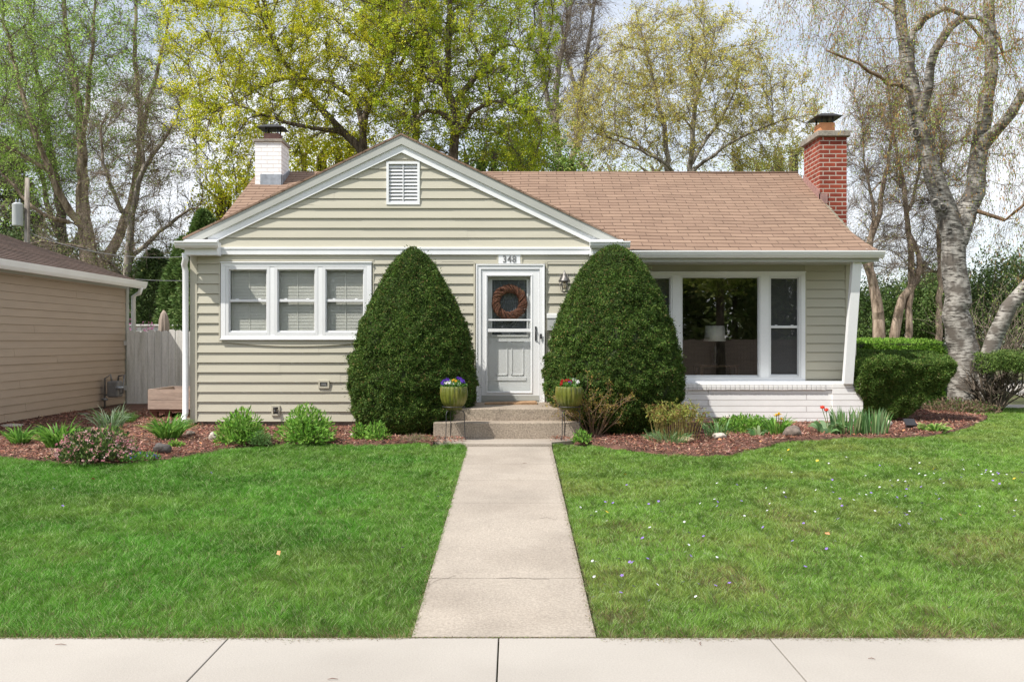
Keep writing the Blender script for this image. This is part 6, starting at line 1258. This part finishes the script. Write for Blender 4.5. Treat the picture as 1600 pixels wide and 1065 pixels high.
n = 17000; C = keep[rng.integers(0, len(keep), n)]+rng.normal(size=(n, 3))*.04; V, Fc = cards(C, rng.normal(size=(n, 3))*.25+[0, 0, -1], rng.uniform(.04, .085, n), rng.uniform(.011, .02, n)); npobj('catkins', V, Fc, M['petal'], bo, col=vcol(pick([(.50, .27, .10), (.40, .22, .09), (.58, .36, .14), (.42, .32, .13)], n), n, 4, .25))
n = 24000; C = keep[rng.integers(0, len(keep), n)]+rng.normal(size=(n, 3))*.04; V, Fc = cards(C, rng.normal(size=(n, 3)), rng.uniform(.02, .04, n), rng.uniform(.015, .028, n)); npobj('leaves', V, Fc, M['leaf'], bo, col=vcol(pick([(.40, .55, .12), (.48, .62, .15), (.32, .45, .09)], n), n, 4, .2))
# bark scars
for px, py, dy_, rr in ((1430, 208, -.15, .07), (1461, 318, -.17, .065), (1472, 324, -.18, .055)):
    m_ = MB(); x, y, z = P(px, py, D+dy_); m_.tube([(x+rr*math.cos(a), y-.02, z+rr*math.sin(a)*1.1) for a in np.linspace(0, 6.283, 15)], .022, 6, False); m_.build('branch_scar', M['birch'], bo)
    m_ = MB(); m_.prism([(x+rr*.8*math.cos(a), z+rr*.85*math.sin(a)) for a in np.linspace(0, 6.283, 13)[:-1]], 'y', y-.03, y+.05); m_.build('scar_hollow', M['darkstone'], bo)

# far woods and across-the-street planting (the latter shows only as reflections in the glass)
n = 60000; x = rng.uniform(-75, 75, n); y = rng.uniform(66, 90, n); h = (3.0+3.6*vn(x, y*0, .16, 5)+2.2*vn(x, y*0, .7, 6)); z = .3+h*rng.random(n)**.8
V, Fc = cards(np.stack([x, y, z], 1), rng.normal(size=(n, 3)), rng.uniform(.2, .5, n), rng.uniform(.1, .25, n)); tag(npobj('far_woods', V, Fc, M['needle'], col=vcol(pick([(.10, .12, .06), (.16, .17, .09), (.20, .17, .13), (.13, .16, .06)], n), n, 4, .3)), 'far band of brown green woods along the horizon', 'woods', kind='stuff')
src = conifer('street_conifer', 'dark conifer in the row across the street facing the house', 'conifer', 0, -19, 10.5, 2.6, 9000, [(.20, .27, .10), (.27, .34, .13), (.34, .40, .17)], zb=.6, L_=(.3, .6), W_=(.12, .25), pw=.6, zr=-.1, mt='leaf', group='conifers across the street')
for k, x in enumerate(np.arange(-16, 22, 3.4)):
    if k == 0: q = src; q.location.x = x; continue
    q = src.copy(); S.collection.objects.link(q); q.location = (x+random.uniform(-.5, .5), -19+random.uniform(-1.5, 1.5), -.1); q.scale = (1, 1, random.uniform(.8, 1.15)); q.rotation_euler.z = random.random()*6
    for ch in src.children: e = ch.copy(); S.collection.objects.link(e); e.parent = q
mb = MB(); x = -6
while x < 16: mb.box(x, x+.14, -13, -12.97, -.1, 1.75+random.uniform(-.03, .03)); x += .15
tag(mb.build('street_fence', M['crate']), 'plain timber board fence across the street in front of the conifers', 'fence')

n = 9000; u = unit(rng.normal(size=(n, 3)))*(1-rng.random((n, 1))**2*.8)*(1+.5*(vn(np.arange(n)*0+rng.random(n)*9, rng.random(n)*9)-.5))[:, None]
V, Fc = cards(u*[2.3, 2.0, 2.6]+[0, 0, 6.2], rng.normal(size=(n, 3)), rng.uniform(.12, .25, n), rng.uniform(.08, .16, n)); k0 = None
for k, (x_, y_, s_c) in enumerate([(-4, -11, 1), (1.5, -12, 1.15), (5.5, -10.5, .9), (9.5, -12.5, 1.1), (14, -11, 1)]):
    if k == 0:
        k0 = empty('street_tree', (x_, y_, -.1), 'round budding tree on the far side of the street', 'tree', 'budding trees across the street'); a_ = npobj('crown', V, Fc, M['leaf'], None, col=vcol(pick([(.5, .6, .12), (.4, .5, .1), (.6, .6, .2)], n), n, 4, .2)); a_.parent = k0
        mb = MB(); mb.tube([(0, 0, 0), (.05, 0, 3), (0, .1, 6), (.2, 0, 8)], [.2, .16, .1, .03], 8); b_ = mb.build('trunk', M['bark']); b_.parent = k0; continue
    q = k0.copy(); S.collection.objects.link(q); q.location = (x_, y_, -.1); q.scale = (s_c, s_c, s_c); q.rotation_euler.z = k*1.3
    for ch in (a_, b_): e = ch.copy(); S.collection.objects.link(e); e.parent = q
def debris(name, label, rows, m, L0, w):
    for k, (a, b, r_) in enumerate(rows):
        D = HC/((b-532.5)/F) if b > 996 else Dg(b); mb = MB(); l = L0*random.uniform(.6, 1.3); z = .004 if b > 996 else float(gz(0, D))+.010
        mb.tube([(-l/2, 0, w), (0, .006, w+.002), (l/2, -.002, w)], [w*.6, w, w*.5], 5); o = mb.build(name, m); o.location = (X(a, D), D, z); o.rotation_euler.z = r_; tag(o, label % ('left of the walkway', 'near the walkway', 'at the right')[0 if a < 600 else 1 if a < 1000 else 2] if '%' in label else label, 'twig', 'small twigs dropped on the paving')
debris('twig', 'small brown twig lying on the pale pavement %s', [(95, 1008, 0), (520, 1062, .1), (1362, 1030, -.3), (820, 725, .4), (1095, 1006, 1.4)], M['redwood'], .05, .0022)

c = (X(1500, 17.5), 17.5, .40); o = mound('birch_foot_growth', 'low brown and green tangle of leaves around the foot of the birch', 'ground cover', c, .62, .22, 3000, [(.26, .18, .12), (.34, .25, .17), (.12, .20, .05), (.20, .14, .10)], (.03, .07), (.012, .03), stems=0)
